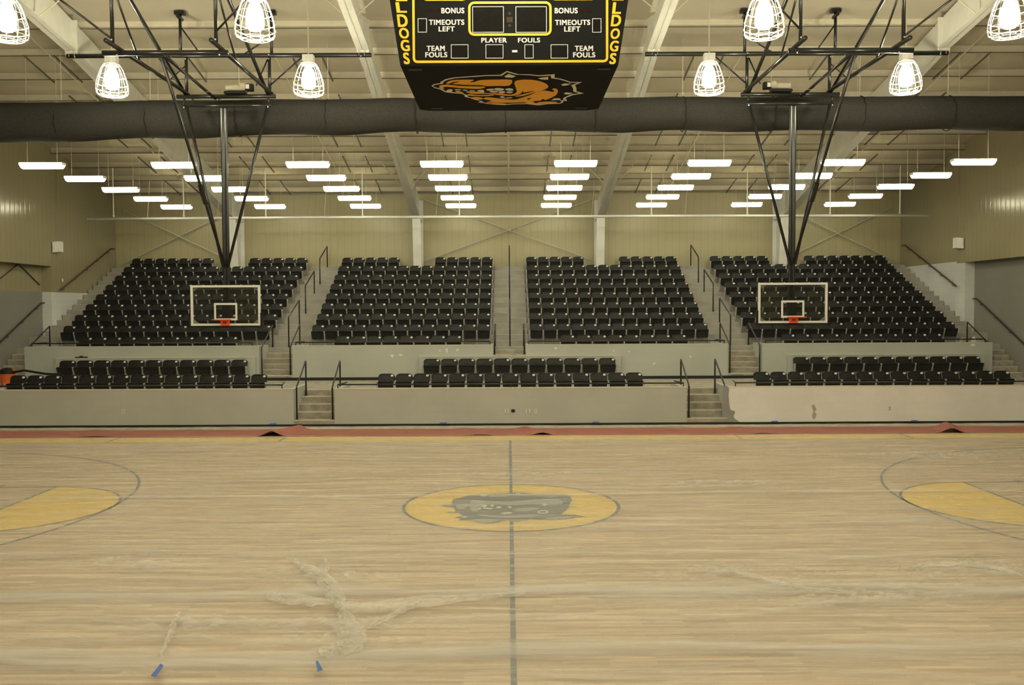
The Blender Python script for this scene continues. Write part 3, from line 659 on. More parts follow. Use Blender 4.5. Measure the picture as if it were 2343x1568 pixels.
for y in (-3.2, -8.3):
    for x in (-9.5, -4.75, 0, 4.75, 9.5): bay(x, y, 8.75, 'glowing caged round ceiling light above the near half of the court', 'caged ceiling lights overhead')
# ------------------------------------------------------------------ rolled divider curtain
cy, cz, cr = 10.05, 8.645, .47
m = MB(); vs = []; fs = []; NX, NA = 220, 20
for i in range(NX+1):
    x = -WX+.02+(2*WX-.04)*i/NX
    sag = .02*sin(x*1.7)+.025*noise.noise((x*.5, 3, 1)) - .2*(max(0, -x)/13.5)**1.6
    for k in range(NA):
        t = 2*pi*k/NA
        pinch = .985-.03*math.exp(-((((x+1.3) % 2.44)-1.22)/.06)**2)
        rr = cr*pinch*(1+.03*noise.noise((x*1.3, cos(t)*1.5, sin(t)*1.5)))
        vs.append((x, cy+rr*cos(t), cz+rr*sin(t)*(1.0)+sag*(.8-.4*sin(t))))
for i in range(NX):
    for k in range(NA): fs.append((i*NA+k, i*NA+(k+1) % NA, (i+1)*NA+(k+1) % NA, (i+1)*NA+k))
m.add(vs, fs)
cu = empty('divider_curtain', (0, cy, cz-cr), 'long rolled-up grey mesh divider curtain hanging across the whole hall', 'curtain')
part(m, 'rolled_mesh', MT['curtain'], cu, smooth=True)
for x in [-1.3+2.44*k+1.22 for k in range(-6, 7)]:
    part(MB().path([(x+.02*sin(9*t_), cy+.475*cos(t_), cz+.475*sin(t_)-.2*(max(0, -x)/13.5)**1.6) for t_ in [2*pi*k/24 for k in range(25)]], .012, 5), 'strap', MT['pad'], cu)
    part(MB().path([(x, cy, cz+.46), (x, cy, roof(cy)-.2)], .008, 5), 'hanging_cable', MT['purl'], cu)
# ------------------------------------------------------------------ suspended goals
def goal(s, side):
    g = empty('suspended_basketball_goal', (s*7.49, 8.85, 2.8), 'glass basketball backboard with orange rim on black pipe frame, %s side' % side, 'basketball goal', 'suspended side goals')
    X = lambda x: -s*x      # coordinates were taken from the left goal (negative x)
    def pipe(nm, pts, r, n=10): return part(MB().path([(X(a), b, c_) for a, b, c_ in pts], r, n), nm, MT['blackpipe'], g, smooth=True)
    pipe('ceiling_pipe', [(-11.52, 8.85, 9.96), (-3.58, 8.85, 9.96)], .058)
    pipe('far_cross_pipe', [(-8.68, 8.85, 8.90), (-6.1, 8.85, 8.90)], .056)
    pipe('near_cross_pipe', [(-8.75, 4.65, 8.86), (-6.05, 4.65, 8.86)], .06)
    for x in (-8.42, -6.22): pipe('side_pipe', [(x, 4.05, 8.96), (x, 8.95, 8.99)], .05)
    pipe('center_pipe', [(-7.42, 4.65, 8.80), (-7.68, 8.85, 8.85)], .04)
    for x in (-8.42, -6.25): pipe('hanger', [(x, 8.85, 8.9), (x, 8.85, 9.96)], .042)
    for x in (-8.58, -6.2):
        pipe('hanger', [(x, 8.9, 9.96), (x, 8.9, 11.05)], .04)
        part(MB().box(*sorted((X(x-.13), X(x+.13))), 8.82, 8.98, 11.03, 11.12).path([(X(x), 8.75, 10.95), (X(x), 9.05, 10.95)], .05, 8), 'roof_clamp', MT['blackpipe'], g)
    for x in (-8.42, -6.22): pipe('hanger', [(x, 4.38, 8.95), (x, 4.38, roof(4.38)-.1)], .042)
    pipe('brace', [(-8.45, 4.38, 9.1), (-11.2, 4.38, 11.2)], .024)
    pipe('brace', [(-6.2, 4.38, 9.25), (-5.2, 4.38, 10.3), (-4.0, 4.38, 11.1)], .022)
    for x, ye, ze in ((-8.45, 1.5, 11.75), (-6.3, 2.0, 11.8)): pipe('long_brace', [(x, 8.85, 8.95), (x, ye, ze)], .045)
    for x in (-8.42, -6.22): pipe('brace', [(x, 5.85, 8.95), (x, 4.4, 10.25)], .024)
    pipe('brace', [(-8.55, 8.88, 10.7), (-8.05, 8.85, 10.0)], .02); pipe('brace', [(-6.2, 8.88, 10.45), (-6.9, 8.85, 10.0)], .02)
    pipe('brace', [(-6.28, 8.85, 9.15), (-5.37, 8.85, 9.93)], .02); pipe('brace', [(-8.38, 8.85, 9.75), (-8.9, 8.85, 9.3), (-9.35, 8.6, 9.93)][:2], .016)
    pipe('brace', [(-6.3, 8.85, 9.85), (-6.45, 8.3, 9.05)], .018); pipe('brace', [(-8.9, 6.2, 8.95), (-8.3, 7.0, 8.95)][:2], .02) if False else None
    pipe('pivot_bar', [(-8.55, 8.9, 8.67), (-6.25, 8.9, 8.67)], .04)
    for x in (-8.5, -6.3): pipe('pivot_link', [(x, 8.87, 8.9), (x, 8.9, 8.67)], .025)
    pipe('v_brace', [(-8.45, 8.9, 8.66), (-7.57, 8.93, 4.45)], .04); pipe('v_brace', [(-6.33, 8.9, 8.66), (-7.45, 8.95, 4.45)], .04)
    pipe('fold_strut', [(-7.5, 4.68, 8.78), (-7.5, 8.82, 4.5)], .036)
    a = Vector((X(-7.5), 4.68, 8.78)).lerp(Vector((X(-7.5), 8.82, 4.5)), .57); b = Vector((X(-7.5), 4.68, 8.78)).lerp(Vector((X(-7.5), 8.82, 4.5)), .66)
    part(MB().path([a, b], .062, 10), 'strut_joint', MT['blackpipe'], g)
    # mast: two parallel tubes with a web
    mx = X(-7.5)
    part(MB().path([(mx-.05, 8.98, 8.67), (mx-.05, 8.98, 3.0)], .042, 12).path([(mx+.05, 8.98, 8.67), (mx+.05, 8.98, 3.0)], .042, 12).box(mx-.05, mx+.05, 8.96, 9.0, 3.0, 8.67), 'mast', MT['blackpipe'], g, smooth=False)
    # winch on the far cross pipe
    w0 = MB().path([(X(-7.36), 8.78, 9.10), (X(-6.98), 8.78, 9.10)], .085, 12).path([(X(-6.98), 8.78, 9.12), (X(-6.84), 8.78, 9.12)], .115, 12)
    wn = part(w0, 'winch_motor', MT['beige'], g)
    part(MB().box(*sorted((X(-6.85), X(-6.66))), 8.68, 8.85, 9.02, 9.19), 'switch_box', MT['pad'], wn)
    part(MB().box(*sorted((X(-6.83), X(-6.74))), 8.672, 8.68, 9.06, 9.17), 'paper_tag', MT['white'], wn)
    part(MB().box(*sorted((X(-7.4), X(-6.85))), 8.68, 8.9, 8.945, 9.02), 'winch_bracket', MT['blackpipe'], g)
    part(MB().path([(X(-7.42), 4.65, 8.95), (X(-7.4), 6.9, 8.55), (X(-7.3), 8.8, 9.05)], .005, 4), 'winch_cable', MT['zinc'], g)
    for (x, y, z) in ((-8.42, 8.79, 9.96), (-6.25, 8.79, 9.96), (-8.42, 8.79, 9.86), (-6.25, 8.79, 9.86), (-8.42, 4.59, 8.8), (-6.22, 4.59, 8.8), (-8.42, 4.33, 9.05), (-6.22, 4.33, 9.05), (-11.3, 8.79, 9.92), (-3.85, 8.79, 9.92), (-8.5, 8.84, 8.62), (-6.3, 8.84, 8.62)):
        part(MB().lathe((X(x), y, z), [(.001, .02), (.018, .015), (.018, -.015), (.001, -.02)], 8), 'bolt', MT['zinc'], g)
    for x in (-11.38, -3.83):
        for dx in (-.07, .07): part(MB().path([(X(x+dx), 8.79, 9.93), (X(x+dx), 8.80, 10.07), (X(x+dx), 8.9, 10.08)], .012, 6), 'beam_clamp', MT['zinc'], g)
    # backboard
    c_ = s*7.49; Y = 8.84; z0, z1 = 2.90, 3.965; hw = .915
    bb = part(MB().box(c_-hw+.03, c_+hw-.03, Y-.006, Y+.006, z0+.03, z1-.03), 'backboard_glass', MT['glass'], g)
    part(MB().box(c_-hw, c_+hw, Y-.03, Y+.03, z1-.055, z1).box(c_-hw, c_+hw, Y-.03, Y+.03, z0, z0+.055).box(c_-hw, c_-hw+.055, Y-.03, Y+.03, z0+.055, z1-.055).box(c_+hw-.055, c_+hw, Y-.03, Y+.03, z0+.055, z1-.055), 'backboard_frame', MT['alu'], g)
    sq = MB(); zs = 3.04
    for a_ in ((c_-.305, c_+.305, zs+.405, zs+.457), (c_-.305, c_+.305, zs, zs+.05), (c_-.305, c_-.255, zs+.05, zs+.405), (c_+.255, c_+.305, zs+.05, zs+.405)): sq.box(a_[0], a_[1], Y-.010, Y-.006, a_[2], a_[3])
    part(sq, 'target_square', MT['alu'], bb)
    cb = MB()
    for sx in (-1, 1):
        for zz, sz in ((z0+.05, 1), (z1-.05, -1)): cb.prism([(c_+sx*(hw-.05), Y+.01, zz), (c_+sx*(hw-.22), Y+.01, zz), (c_+sx*(hw-.05), Y+.01, zz+sz*.13)], (0, .01, 0))
    part(cb, 'corner_gusset', MT['graypaint'], g)
    part(MB().box(c_-hw-.035, c_+hw+.035, Y-.045, Y+.05, z0-.055, z0-.004).box(c_-hw-.05, c_-hw-.004, Y-.045, Y+.05, z0-.002, z0+.32).box(c_+hw+.004, c_+hw+.05, Y-.045, Y+.05, z0-.002, z0+.32)
         .path([(c_-hw-.026, Y-.045, z0+.32), (c_-hw-.026, Y+.05, z0+.32)], .024, 10).path([(c_+hw+.026, Y-.045, z0+.32), (c_+hw+.026, Y+.05, z0+.32)], .024, 10), 'edge_padding', MT['pad'], g)
    part(MB().box(c_-.11, c_+.11, Y+.03, Y+.13, 3.0, 3.55), 'board_bracket', MT['blackpipe'], g)
    rm = part(MB().ring((c_, Y-.40, 3.06), .23, .011, 40, 8), 'rim', MT['rim'], g, smooth=True)
    part(MB().prism([(c_-.15, Y-.03, 3.07), (c_+.15, Y-.03, 3.07), (c_+.14, Y-.20, 3.07), (c_-.14, Y-.20, 3.07)], (0, 0, -.03)).prism([(c_-.12, Y-.036, 3.06), (c_+.12, Y-.036, 3.06), (c_+.10, Y-.036, 2.90), (c_-.10, Y-.036, 2.90)], (0, -.07, 0)), 'rim_bracket', MT['rim'], rm)
    part(MB().box(c_-.05, c_+.05, Y-.112, Y-.107, 2.95, 3.01), 'bracket_badge', plain('badge_red', (.25, .02, .01, 1), .5), rm)
goal(-1, 'left'); goal(1, 'right')
# ------------------------------------------------------------------ scoreboard
SY = -1.55; SB = 6.93; ST = 9.3
sb = empty('scoreboard', (0, 0, SB), 'big black four-sided scoreboard with yellow lines hanging over mid court', 'scoreboard')
m = MB()
def hw(z): return 1.62+.155*(z-SB)
b0 = [(-1.62, SY), (1.62, SY), (1.62, -SY-.12), (1.45, -SY), (-1.45, -SY), (-1.62, -SY-.12)]
def scale_ring(z):
    k = hw(z)/1.62
    return [(x*k, SY if y == SY else y*k, z) for x, y in b0]
rg = [scale_ring(SB), scale_ring(ST)]
m.add(rg[0]+rg[1], [tuple(range(6)), tuple(range(6, 12))]+[(i, (i+1) % 6, (i+1) % 6+6, i+6) for i in range(6)])
cab = part(m, 'cabinet', MT['sbblack'], sb)
part(MB().box(-1.5, 1.5, -1.3, 1.3, ST, ST+.06).path([(-1.3, -1.1, ST), (-1.3, -1.1, roof(1.1)-.1)], .02, 8).path([(1.3, -1.1, ST), (1.3, -1.1, roof(1.1)-.1)], .02, 8).path([(-1.3, 1.1, ST), (-1.3, 1.1, roof(1.1)-.1)], .02, 8).path([(1.3, 1.1, ST), (1.3, 1.1, roof(1.1)-.1)], .02, 8), 'hanging_frame', MT['blackpipe'], sb)
YF = SY-.002
def P2(x, y): p = atY(x, y, SY); return p.x, p.z
def frame_loop(mb, x0, x1, z0, z1, r, w_, y, mi=0):
    o_ = rrect(x0, x1, z0, z1, r); i_ = rrect(x0+w_, x1-w_, z0+w_, z1-w_, max(r-w_, .003)); n = len(o_)
    vs = [(x, y, z) for x, z in o_]+[(x, y, z) for x, z in i_]+[(x, SY, z) for x, z in o_]
    mb.add(vs, [(i, (i+1) % n, (i+1) % n+n, i+n) for i in range(n)]+[(i, (i+1) % n, (i+1) % n+2*n, i+2*n) for i in range(n)], mi)
m = MB(); frame_loop(m, -1.435, 1.47, 6.965, ST-.1, .07, .036, SY-.01); part(m, 'border_line', MT['sbyellow'], sb)
m = MB(); frame_loop(m, -.607, .63, 7.36, 7.862, .09, .035, SY-.014); part(m, 'clock_border', MT['sbyellow'], sb)
for a, b in ((-1.30, -.60), (.60, 1.31)):
    m = MB(); frame_loop(m, a, b, 7.875, 8.35, .09, .03, SY-.014); part(m, 'score_border', MT['sbyellow'], sb)
win = [(1080.6, 15, 1152.8, 74.6), (1179.6, 15, 1251, 74.6), (955.8, 42.3, 976.9, 74.4), (1355, 42.3, 1375.8, 74.6), (1031.8, 102, 1071.8, 133.8), (1111, 102, 1151.8, 133.8), (1200, 102, 1220.8, 133.8), (1260, 102, 1299.7, 133.8)]
seg = matte(plain('unlit_digit', (.012, .011, .0105, 1), .9), .05)
wpan = matte(plain('dark_window', (.010, .0095, .009, 1), .8), .05)
def win_part(x0, x1, z0, z1, dd):
    m = MB(); frame_loop(m, x0, x1, z0, z1, .004, .009, SY-.006); o_ = part(m, 'digit_window', MT['letter'], sb)
    part(MB().box(x0+.008, x1-.008, SY-.002, SY-.0005, z0+.008, z1-.008), 'window_panel', wpan, o_)
    wd = (x1-x0)/dd
    for k in range(dd):
        q = MB()
        a, b = x0+wd*(k+.22), x0+wd*(k+.78); h0, h1 = z0+(z1-z0)*.15, z0+(z1-z0)*.85; mid = (h0+h1)/2; e = .012*(z1-z0)/.2
        for bx_ in ((a+e, b-e, h0-e, h0+e), (a+e, b-e, mid-e, mid+e), (a+e, b-e, h1-e, h1+e), (a-e, a+e, h0+e, mid-e), (b-e, b+e, h0+e, mid-e), (a-e, a+e, mid+e, h1-e), (b-e, b+e, mid+e, h1-e)): q.box(bx_[0], bx_[1], SY-.0035, SY-.0025, bx_[2], bx_[3])
        part(q, 'unlit_digit', seg, o_)
for a, b, c_, d in win:
    x0, z1 = P2(a, b); x1, z0 = P2(c_, d); win_part(x0, x1, z0, z1, 1 if (c_-a) < 25 else 2)
win_part(-1.24, -.66, 7.90, 8.30, 2); win_part(.66, 1.25, 7.90, 8.30, 2)
def put_text(txt, box, mat, name='lettering', shear=0.0, bold=.045, parent=sb, y=SY-.008):
    v, f, (xa, xb, ya, yb) = text_mesh(txt, 0.0)
    x0, z1 = box[0], box[1]; x1, z0 = box[2], box[3]
    e = bold*.85; ey = e*.6; xa, xb, ya, yb = xa-e, xb+e, ya-ey, yb+ey; o_ = MB(); n_ = 0
    for ex in (-1, -.5, 0, .5, 1):
        for ez in (-1, 0, 1):
            n_ += 1; o_.add([(x0+(a+ex*e-xa)/(xb-xa)*(x1-x0)+shear*((b-ya)/(yb-ya)-.5), y-n_*.00004, z0+(b+ez*ey-ya)/(yb-ya)*(z1-z0)) for a, b, c_ in v], f)
    return part(o_, name, mat, parent)
def tb(a, b, c_, d): x0, z1 = P2(a, b); x1, z0 = P2(c_, d); return (x0, z1, x1, z0)
for t_, bx_ in (('BONUS', (1009.6, 18.3, 1062.5, 31)), ('BONUS', (1269, 18.3, 1321.7, 31)), ('TIMEOUTS', (981.4, 45.3, 1062.5, 57.4)), ('LEFT', (1003.4, 61, 1040.6, 72.4)), ('TIMEOUTS', (1269.6, 45.8, 1350.4, 57.7)), ('LEFT', (1290.7, 61, 1328, 72.7)),
                ('PLAYER', (1101, 86.8, 1159.7, 97.7)), ('FOULS', (1185, 86.8, 1235.8, 97.7)), ('TEAM', (976, 105, 1018, 117)), ('FOULS', (973, 119.7, 1023.7, 131.5)), ('TEAM', (1315, 105, 1357, 117)), ('FOULS', (1311, 120, 1362, 131.8))):
    put_text(t_, tb(*bx_), MT['letter'])
x0, z1, x1, z0 = tb(1171.8, 115, 1183.7, 120); part(MB().box(x0, x1, SY-.008, SY, z0, z1), 'dash', MT['letter'], sb)
for ax, dr in ((976, -1), (993.5, -1), (1322.5, 1), (1342.5, 1)):
    x0, z1, x1, z0 = tb(ax, 18.5, ax+14, 30); pts = [(x0, SY-.004, (z0+z1)/2), (x1, SY-.004, z1), (x1, SY-.004, z0)] if dr < 0 else [(x1, SY-.004, (z0+z1)/2), (x0, SY-.004, z1), (x0, SY-.004, z0)]
    part(MB().prism(pts, (0, .003, 0)), 'bonus_arrow', MT['arrow'], sb)
m = MB()
for yy in (31, 58.3):
    x, z = P2(1166, yy); m.poly([[(x+.022*cos(q*pi/8), SY-.004, z+.022*sin(q*pi/8)) for q in range(16)]])
x0, z1, x1, z0 = tb(1159.3, 39, 1172.8, 51.5); m.box(x0, x1, SY-.004, SY, z0, z1)
part(m, 'clock_dots', matte(plain('dim_lamp', (.05, .035, .028, 1), .6), .1), sb)
LT = dict(L=(906.2, 5.6, 930, 29.6), D=(909.3, 33.2, 933, 62), O=(913.2, 64.2, 935.8, 88.7), G=(916.9, 91.5, 937.2, 117.7), S=(923, 120.5, 937.2, 147.3))
for ch_, bx_ in LT.items(): put_text(ch_, tb(*bx_), MT['sbyellow'], 'side_letter', -.02, .04)
RT = dict(L=(1401.4, 5.6, 1421.7, 32.4), D=(1398.6, 34.4, 1421, 60.6), O=(1396.9, 65.4, 1418, 89.6), G=(1395.5, 93.5, 1415, 118.3), S=(1395, 121.7, 1409.6, 147.3))
for ch_, bx_ in RT.items(): put_text(ch_, tb(*bx_), MT['sbyellow'], 'side_letter', .02, .04)
for s in (-1, 1):
    for i, ch_ in enumerate('LUB'):
        z0 = 7.872+.19*i; x = s*(1.60+.03*i)+(.02 if s > 0 else 0); put_text(ch_, (x-.085, z0+.165, x+.085, z0), MT['sbyellow'], 'side_letter', s*.02, .04)
# emblem under the board
def em(mb, pts, lay, mi, k=2):
    P = [atZ(960+x/5.579, 140+y/5.579, SB) for x, y in (smooth_loop(pts, k) if k > 1 else pts)]
    mb.poly([[(p.x, p.y, SB-.003*lay) for p in P]], mi)
m = MB()
em(m, [(152,312),(180,292),(225,284),(262,280),(270,262),(330,228),(440,205),(640,190),(850,175),(1030,172),(1115,122),(1190,145),(1270,165),(1400,165),(1530,178),(1680,168),(1725,162),(1722,208),(1800,222),(1870,242),(1925,262),(2075,265),(1985,302),(2003,345),(2003,382),(2098,408),(1955,432),(1865,468),(1883,508),(1830,502),(1838,522),(1790,542),(1640,545),(1520,562),(1370,545),(1200,548),(1080,558),(960,552),(850,540),(745,522),(780,508),(700,490),(640,468),(575,452),(578,435),(540,415),(420,405),(330,395),(262,358),(190,340)], 1, 0, 1)
em(m, [(170,312),(200,300),(255,292),(300,285),(305,262),(350,238),(450,215),(640,202),(860,186),(1048,184),(1115,138),(1230,170),(1400,176),(1530,190),(1640,186),(1675,182),(1678,215),(1790,232),(1870,255),(1915,272),(2020,272),(1935,302),(1960,345),(1962,385),(2040,408),(1935,418),(1830,468),(1838,490),(1790,500),(1815,512),(1790,530),(1640,534),(1520,550),(1370,533),(1200,538),(1080,546),(960,540),(850,528),(790,520),(820,512),(700,478),(620,450),(610,430),(560,410),(440,392),(340,382),(280,348),(200,330)], 2, 1, 1)
for P in ([(340,280),(360,255),(430,235),(560,228),(690,230),(680,245),(640,262),(700,257),(780,234),(1000,228),(1180,232),(1145,305),(1000,308),(860,312),(790,300),(640,298),(500,290),(420,282),(520,252),(430,260),(380,280)],
          [(248,325),(270,300),(360,292),(500,308),(700,315),(840,318),(820,335),(760,348),(650,345),(500,335),(380,322),(300,325),(320,348),(285,346)],
          [(1210,275),(1230,245),(1300,230),(1420,230),(1540,250),(1620,285),(1645,320),(1610,350),(1540,375),(1430,405),(1330,435),(1230,448),(1240,436),(1380,400),(1480,372),(1380,385),(1322,393),(1328,355),(1300,400),(1250,425),(1170,438),(1060,432),(960,420),(860,410),(720,412),(640,402),(590,385),(620,378),(760,385),(830,398),(920,402),(1030,405),(1130,418),(1190,415),(1230,398),(1240,370),(1225,320)],
          [(1270,470),(1400,430),(1500,388),(1600,368),(1690,385),(1722,376),(1690,350),(1730,340),(1765,362),(1760,400),(1730,435),(1660,470),(1600,490),(1590,478),(1560,480),(1545,498),(1440,505),(1500,518),(1620,508),(1740,512),(1765,520),(1700,530),(1600,535),(1520,545),(1400,535),(1330,520),(1200,525),(1050,526),(900,523),(850,513),(930,500),(820,478),(850,455),(960,462),(1100,480),(1220,484)],
          [(640,460),(720,450),(800,462),(812,478),(740,485),(680,475)], [(600,428),(640,412),(720,425),(830,425),(940,420),(942,432),(860,440),(760,440),(660,437)], [(455,380),(480,372),(540,385),(560,402),(500,396)],
          [(870,535),(960,528),(1100,536),(1080,544),(960,542)]):
    em(m, P, 3, 2)
em(m, [(1375,472),(1400,464),(1425,464),(1405,478),(1385,482)], 4, 1); em(m, [(1460,516),(1500,510),(1520,518),(1480,526)], 4, 1)
for P in ([(342,370),(365,352),(420,350),(415,375),(400,392),(370,390)], [(440,350),(525,350),(520,361),(470,362)], [(550,355),(610,358),(605,368),(560,366)], [(640,362),(705,365),(700,373),(650,372)], [(730,368),(800,355),(825,370),(820,392),(790,390)],
          [(850,355),(880,345),(940,342),(945,358),(920,366),(870,368)], [(945,345),(1000,332),(1070,342),(1080,356),(1040,368),(980,366)], [(1090,348),(1150,335),(1195,350),(1190,366),(1120,366)], [(890,378),(940,368),(1000,378),(990,390),(930,390)], [(1005,382),(1050,372),(1095,382),(1080,398),(1030,400)], [(1105,384),(1150,375),(1195,386),(1160,400),(1120,398)],
          [(1025,445),(1060,438),(1090,446),(1062,452),(1100,460),(1150,452),(1190,458),(1150,466),(1080,466),(1040,458)]):
    em(m, P, 4, 0)
for P in ([(1080,187),(1135,152),(1228,182),(1190,200),(1110,200)], [(1510,210),(1560,200),(1645,190),(1640,228),(1560,225)], [(1805,290),(1850,275),(1940,280),(1880,300),(1830,305)], [(1838,402),(1880,388),(1960,400),(1900,415),(1860,415)], [(1678,490),(1720,465),(1790,465),(1808,488)]):
    em(m, P, 4, 0, 1)
part(m, 'dog_head_emblem', [plain('emblem_cream', (.80, .78, .70, 1), .5, var=.03), MT['sbblack'], MT['orange']], cab)
for x, y in ((-1.42, -1.35), (1.42, -1.35), (-1.3, 1.3), (1.3, 1.3)): part(MB().box(x-.1, x+.1, y-.05, y+.05, SB-.012, SB), 'lifting_lug', MT['base'], sb)
# ------------------------------------------------------------------ sprinkler main and wall bracing
sp = empty('sprinkler_pipe', (0, 20, 6.8), 'long white sprinkler pipe hung in front of the beige back wall', 'pipe')
part(MB().path([(-16.2, 20, 6.83), (-8, 20, 6.86), (8, 20, 6.86), (16.2, 20, 6.83)], .05, 10), 'main_pipe', MT['white'], sp, smooth=True)
for x in (-15.2, -12.5, -9.35, -5.63, -1.9, 1.9, 5.5, 9.2, 12.4, 15.1):
    part(MB().path([(x, 20, 6.9), (x, 20, roof(20)-.15)], .022, 6).ring((x, 20, 6.95), .05, .008, 12, 4), 'pipe_hanger', MT['white'], sp)
for x in (-13.9, -11.2, -7.1, -2.8, 3.2, 6.8, 10.9): part(MB().path([(x, 20, 6.88), (x+.15, 20, roof(20)-.15)], .009, 5), 'thin_hanger', MT['purl'], sp)
for nm, a, b in (('centre', -3.6, 3.6), ('left', -16.3, -11.7), ('right', 11.7, 16.3)):
    br = empty('wall_bracing', ((a+b)/2, 23.6, 5.3), 'crossed pale brace rods on the back wall, %s bay' % nm, 'bracing')
    part(MB().path([(a, 23.62, 5.35), (b, 23.62, 7.95 if nm == 'centre' else 7.55)], .022, 6), 'brace_rod', MT['steel'], br)
    part(MB().path([(b, 23.56, 5.35), (a, 23.56, 7.95 if nm == 'centre' else 7.55)], .022, 6), 'brace_rod', MT['steel'], br)
# ------------------------------------------------------------------ wall fixtures
for s, nm in ((-1, 'left'), (1, 'right')):
    sx = s*(WX-.02)
    k_ = empty('wall_speaker', (sx, 18.4, 5.45), 'small white speaker box on the %s beige wall' % nm, 'speaker')
    part(MB().prism([(sx-s*.02, 18.25, 5.45), (sx-s*.24, 18.32, 5.48), (sx-s*.24, 18.62, 5.48), (sx-s*.02, 18.7, 5.45)], (0, 0, .38)), 'speaker_cabinet', MT['white'], k_)
    part(MB().path([(sx-s*.14, 18.27, 5.67), (sx-s*.145, 18.262, 5.67)], .085, 14), 'speaker_grille', MT['outlet'], k_)
tag(MB().box(-WX+.0, -WX+.03, 18.95, 19.05, 4.4, 4.52).build('wall_switch', MT['outlet'], o=(-WX, 19, 4.4)), 'small white switch plate on the left beige wall', 'switch')
def outlet(u, v, w_, h_, label, mat='outlet', name='wall_outlet'):
    p = atY(u, v, FY); o_ = MB().box(p.x-w_/2, p.x+w_/2, FY-.012, FY, p.z-h_/2, p.z+h_/2).build(name, MT[mat], o=(p.x, FY, p.z-h_/2)); tag(o_, label, 'outlet')
    if mat == 'outlet': part(MB().box(p.x-w_*.2, p.x+w_*.2, FY-.015, FY-.012, p.z+h_*.08, p.z+h_*.32).box(p.x-w_*.2, p.x+w_*.2, FY-.015, FY-.012, p.z-h_*.32, p.z-h_*.08), 'socket', MT['graypaint'], o_)
outlet(282, 942, .075, .12, 'white outlet plate on the left grey front wall')
outlet(1159.5, 940.5, .12, .12, 'double white outlet plate, leftmost on the middle front wall')
outlet(1174, 940.5, .1, .085, 'open black electrical box on the middle front wall', 'base', 'electrical_box')
outlet(1208, 940.5, .12, .12, 'double white outlet plate right of the black box')
outlet(1226, 940.5, .07, .12, 'narrow white outlet plate, rightmost on the middle front wall')
outlet(2035.5, 935, .075, .12, 'white outlet plate on the white primed front wall')
# ------------------------------------------------------------------ things left about
v_ = empty('shop_vacuum', (-15.75, 13.3, AZ), 'orange and black shop vacuum standing on the cross aisle at the left', 'vacuum cleaner')
part(MB().lathe((-15.75, 13.3, AZ), [(.001, .04), (.17, .04), (.22, .36), (.235, .38), (.235, .41), (.001, .41)], 24), 'drum', MT['vac'], v_, smooth=False)
part(MB().lathe((-15.75, 13.3, AZ), [(.24, .41), (.24, .45), (.20, .52), (.12, .58), (.001, .60)], 24), 'motor_head', MT['pad'], v_)
part(MB().box(-15.56, -15.52, 13.25, 13.32, AZ+.45, AZ+.56), 'latch', MT['vac'], v_)
part(MB().path([(-15.55, 13.25, AZ+.45), (-15.1, 13.1, AZ+.52), (-14.4, 13.0, AZ+.42), (-14.0, 13.0, AZ+.40), (-13.7, 13.0, AZ+.28), (-13.55, 13.0, AZ+.05)], .035, 10), 'hose', MT['pad'], v_, smooth=True)
m = MB()
for sx in (-.15, .15):
    for sy in (-.12, .12): m.lathe((-15.75+sx, 13.3+sy, AZ), [(.001, .05), (.03, .05), (.03, 0), (.001, 0)], 10)
part(m, 'caster', MT['pad'], v_)
pl_ = empty('paint_pail', (-15.12, 11.75, RA), 'white plastic pail with coloured label at the left edge', 'bucket')
part(MB().lathe((-15.12, 11.75, RA), [(.001, 0), (.13, 0), (.155, .38), (.165, .385), (.165, .40), (.001, .40)], 20), 'pail', MT['white'], pl_)
part(MB().lathe((-15.12, 11.75, RA), [(.147, .20), (.153, .30)], 20), 'pail_label', MT['sbyellow'], pl_)
l_ = empty('black_bar_clamp', (-14.28, TY-.06, 1.735), 'black bar tool lying on the ledge behind the lower left seats', 'tool')
part(MB().box(-14.48, -14.08, TY-.09, TY-.03, 1.735, 1.775), 'bar', MT['rail'], l_); part(MB().box(-14.32, -14.24, TY-.095, TY-.025, 1.775, 1.80), 'slider', MT['pad'], l_)
m = MB(); vs = []; fs = []
for i in range(9):
    for k in range(9):
        a = i/8*2-1; b = k/8*2-1; r_ = max(abs(a), abs(b)); vs.append((15.45+.16*a, 15.72+.13*b, tz(1)+.01+.64*(1-r_**2)+.03*noise.noise((a*3, b*3, 2))))
for i in range(8):
    for k in range(8): fs.append((i*9+k, i*9+k+1, (i+1)*9+k+1, (i+1)*9+k))
m.add(vs, fs); tag(m.build('crumpled_sack', MT['tan'], o=(15.45, 15.72, tz(1))), 'crumpled tan sack behind the second wall at the right', 'sack')
tag(MB().lathe((15.8, 15.65, tz(1)), [(.001, 0), (.07, 0), (.085, .56), (.06, .63), (.03, .68), (.001, .68)], 16).build('clear_jug', MT['clear'], o=(15.8, 15.65, tz(1)), smooth=True), 'clear plastic jug behind the second wall at the right', 'jug')
# ------------------------------------------------------------------ red runner
m = MB(); vs = []; fs = []; NX = 420
bumps = [(-6.0, .14, .22), (.62, .07, .2), (11.75, .13, .22), (-1.0, .03, .3), (-11, .03, .4), (6.4, .03, .3)]
for i in range(NX+1):
    x = -WR+.2+(2*WR-.4)*i/NX
    for k, yy in enumerate((8.38, 8.7, 9.0, 9.3, 9.62)):
        z = .012+sum(h*math.exp(-((x-bx_-.35*(yy-9)*(1 if h > .1 else -1))/w_)**2) for bx_, h, w_ in bumps)*(1 if k < 5 else .5)
        vs.append((x, yy+.05*noise.noise((x*.3, k*.2, 0)), z))
for i in range(NX):
    for k in range(4): fs.append((i*5+k, i*5+k+1, (i+1)*5+k+1, (i+1)*5+k))
m.add(vs, fs); rr_ = m.build('floor_runner', MT['red'], o=(0, 9, 0)); tag(rr_, 'long dull red runner lying rucked along the far sideline', 'runner')
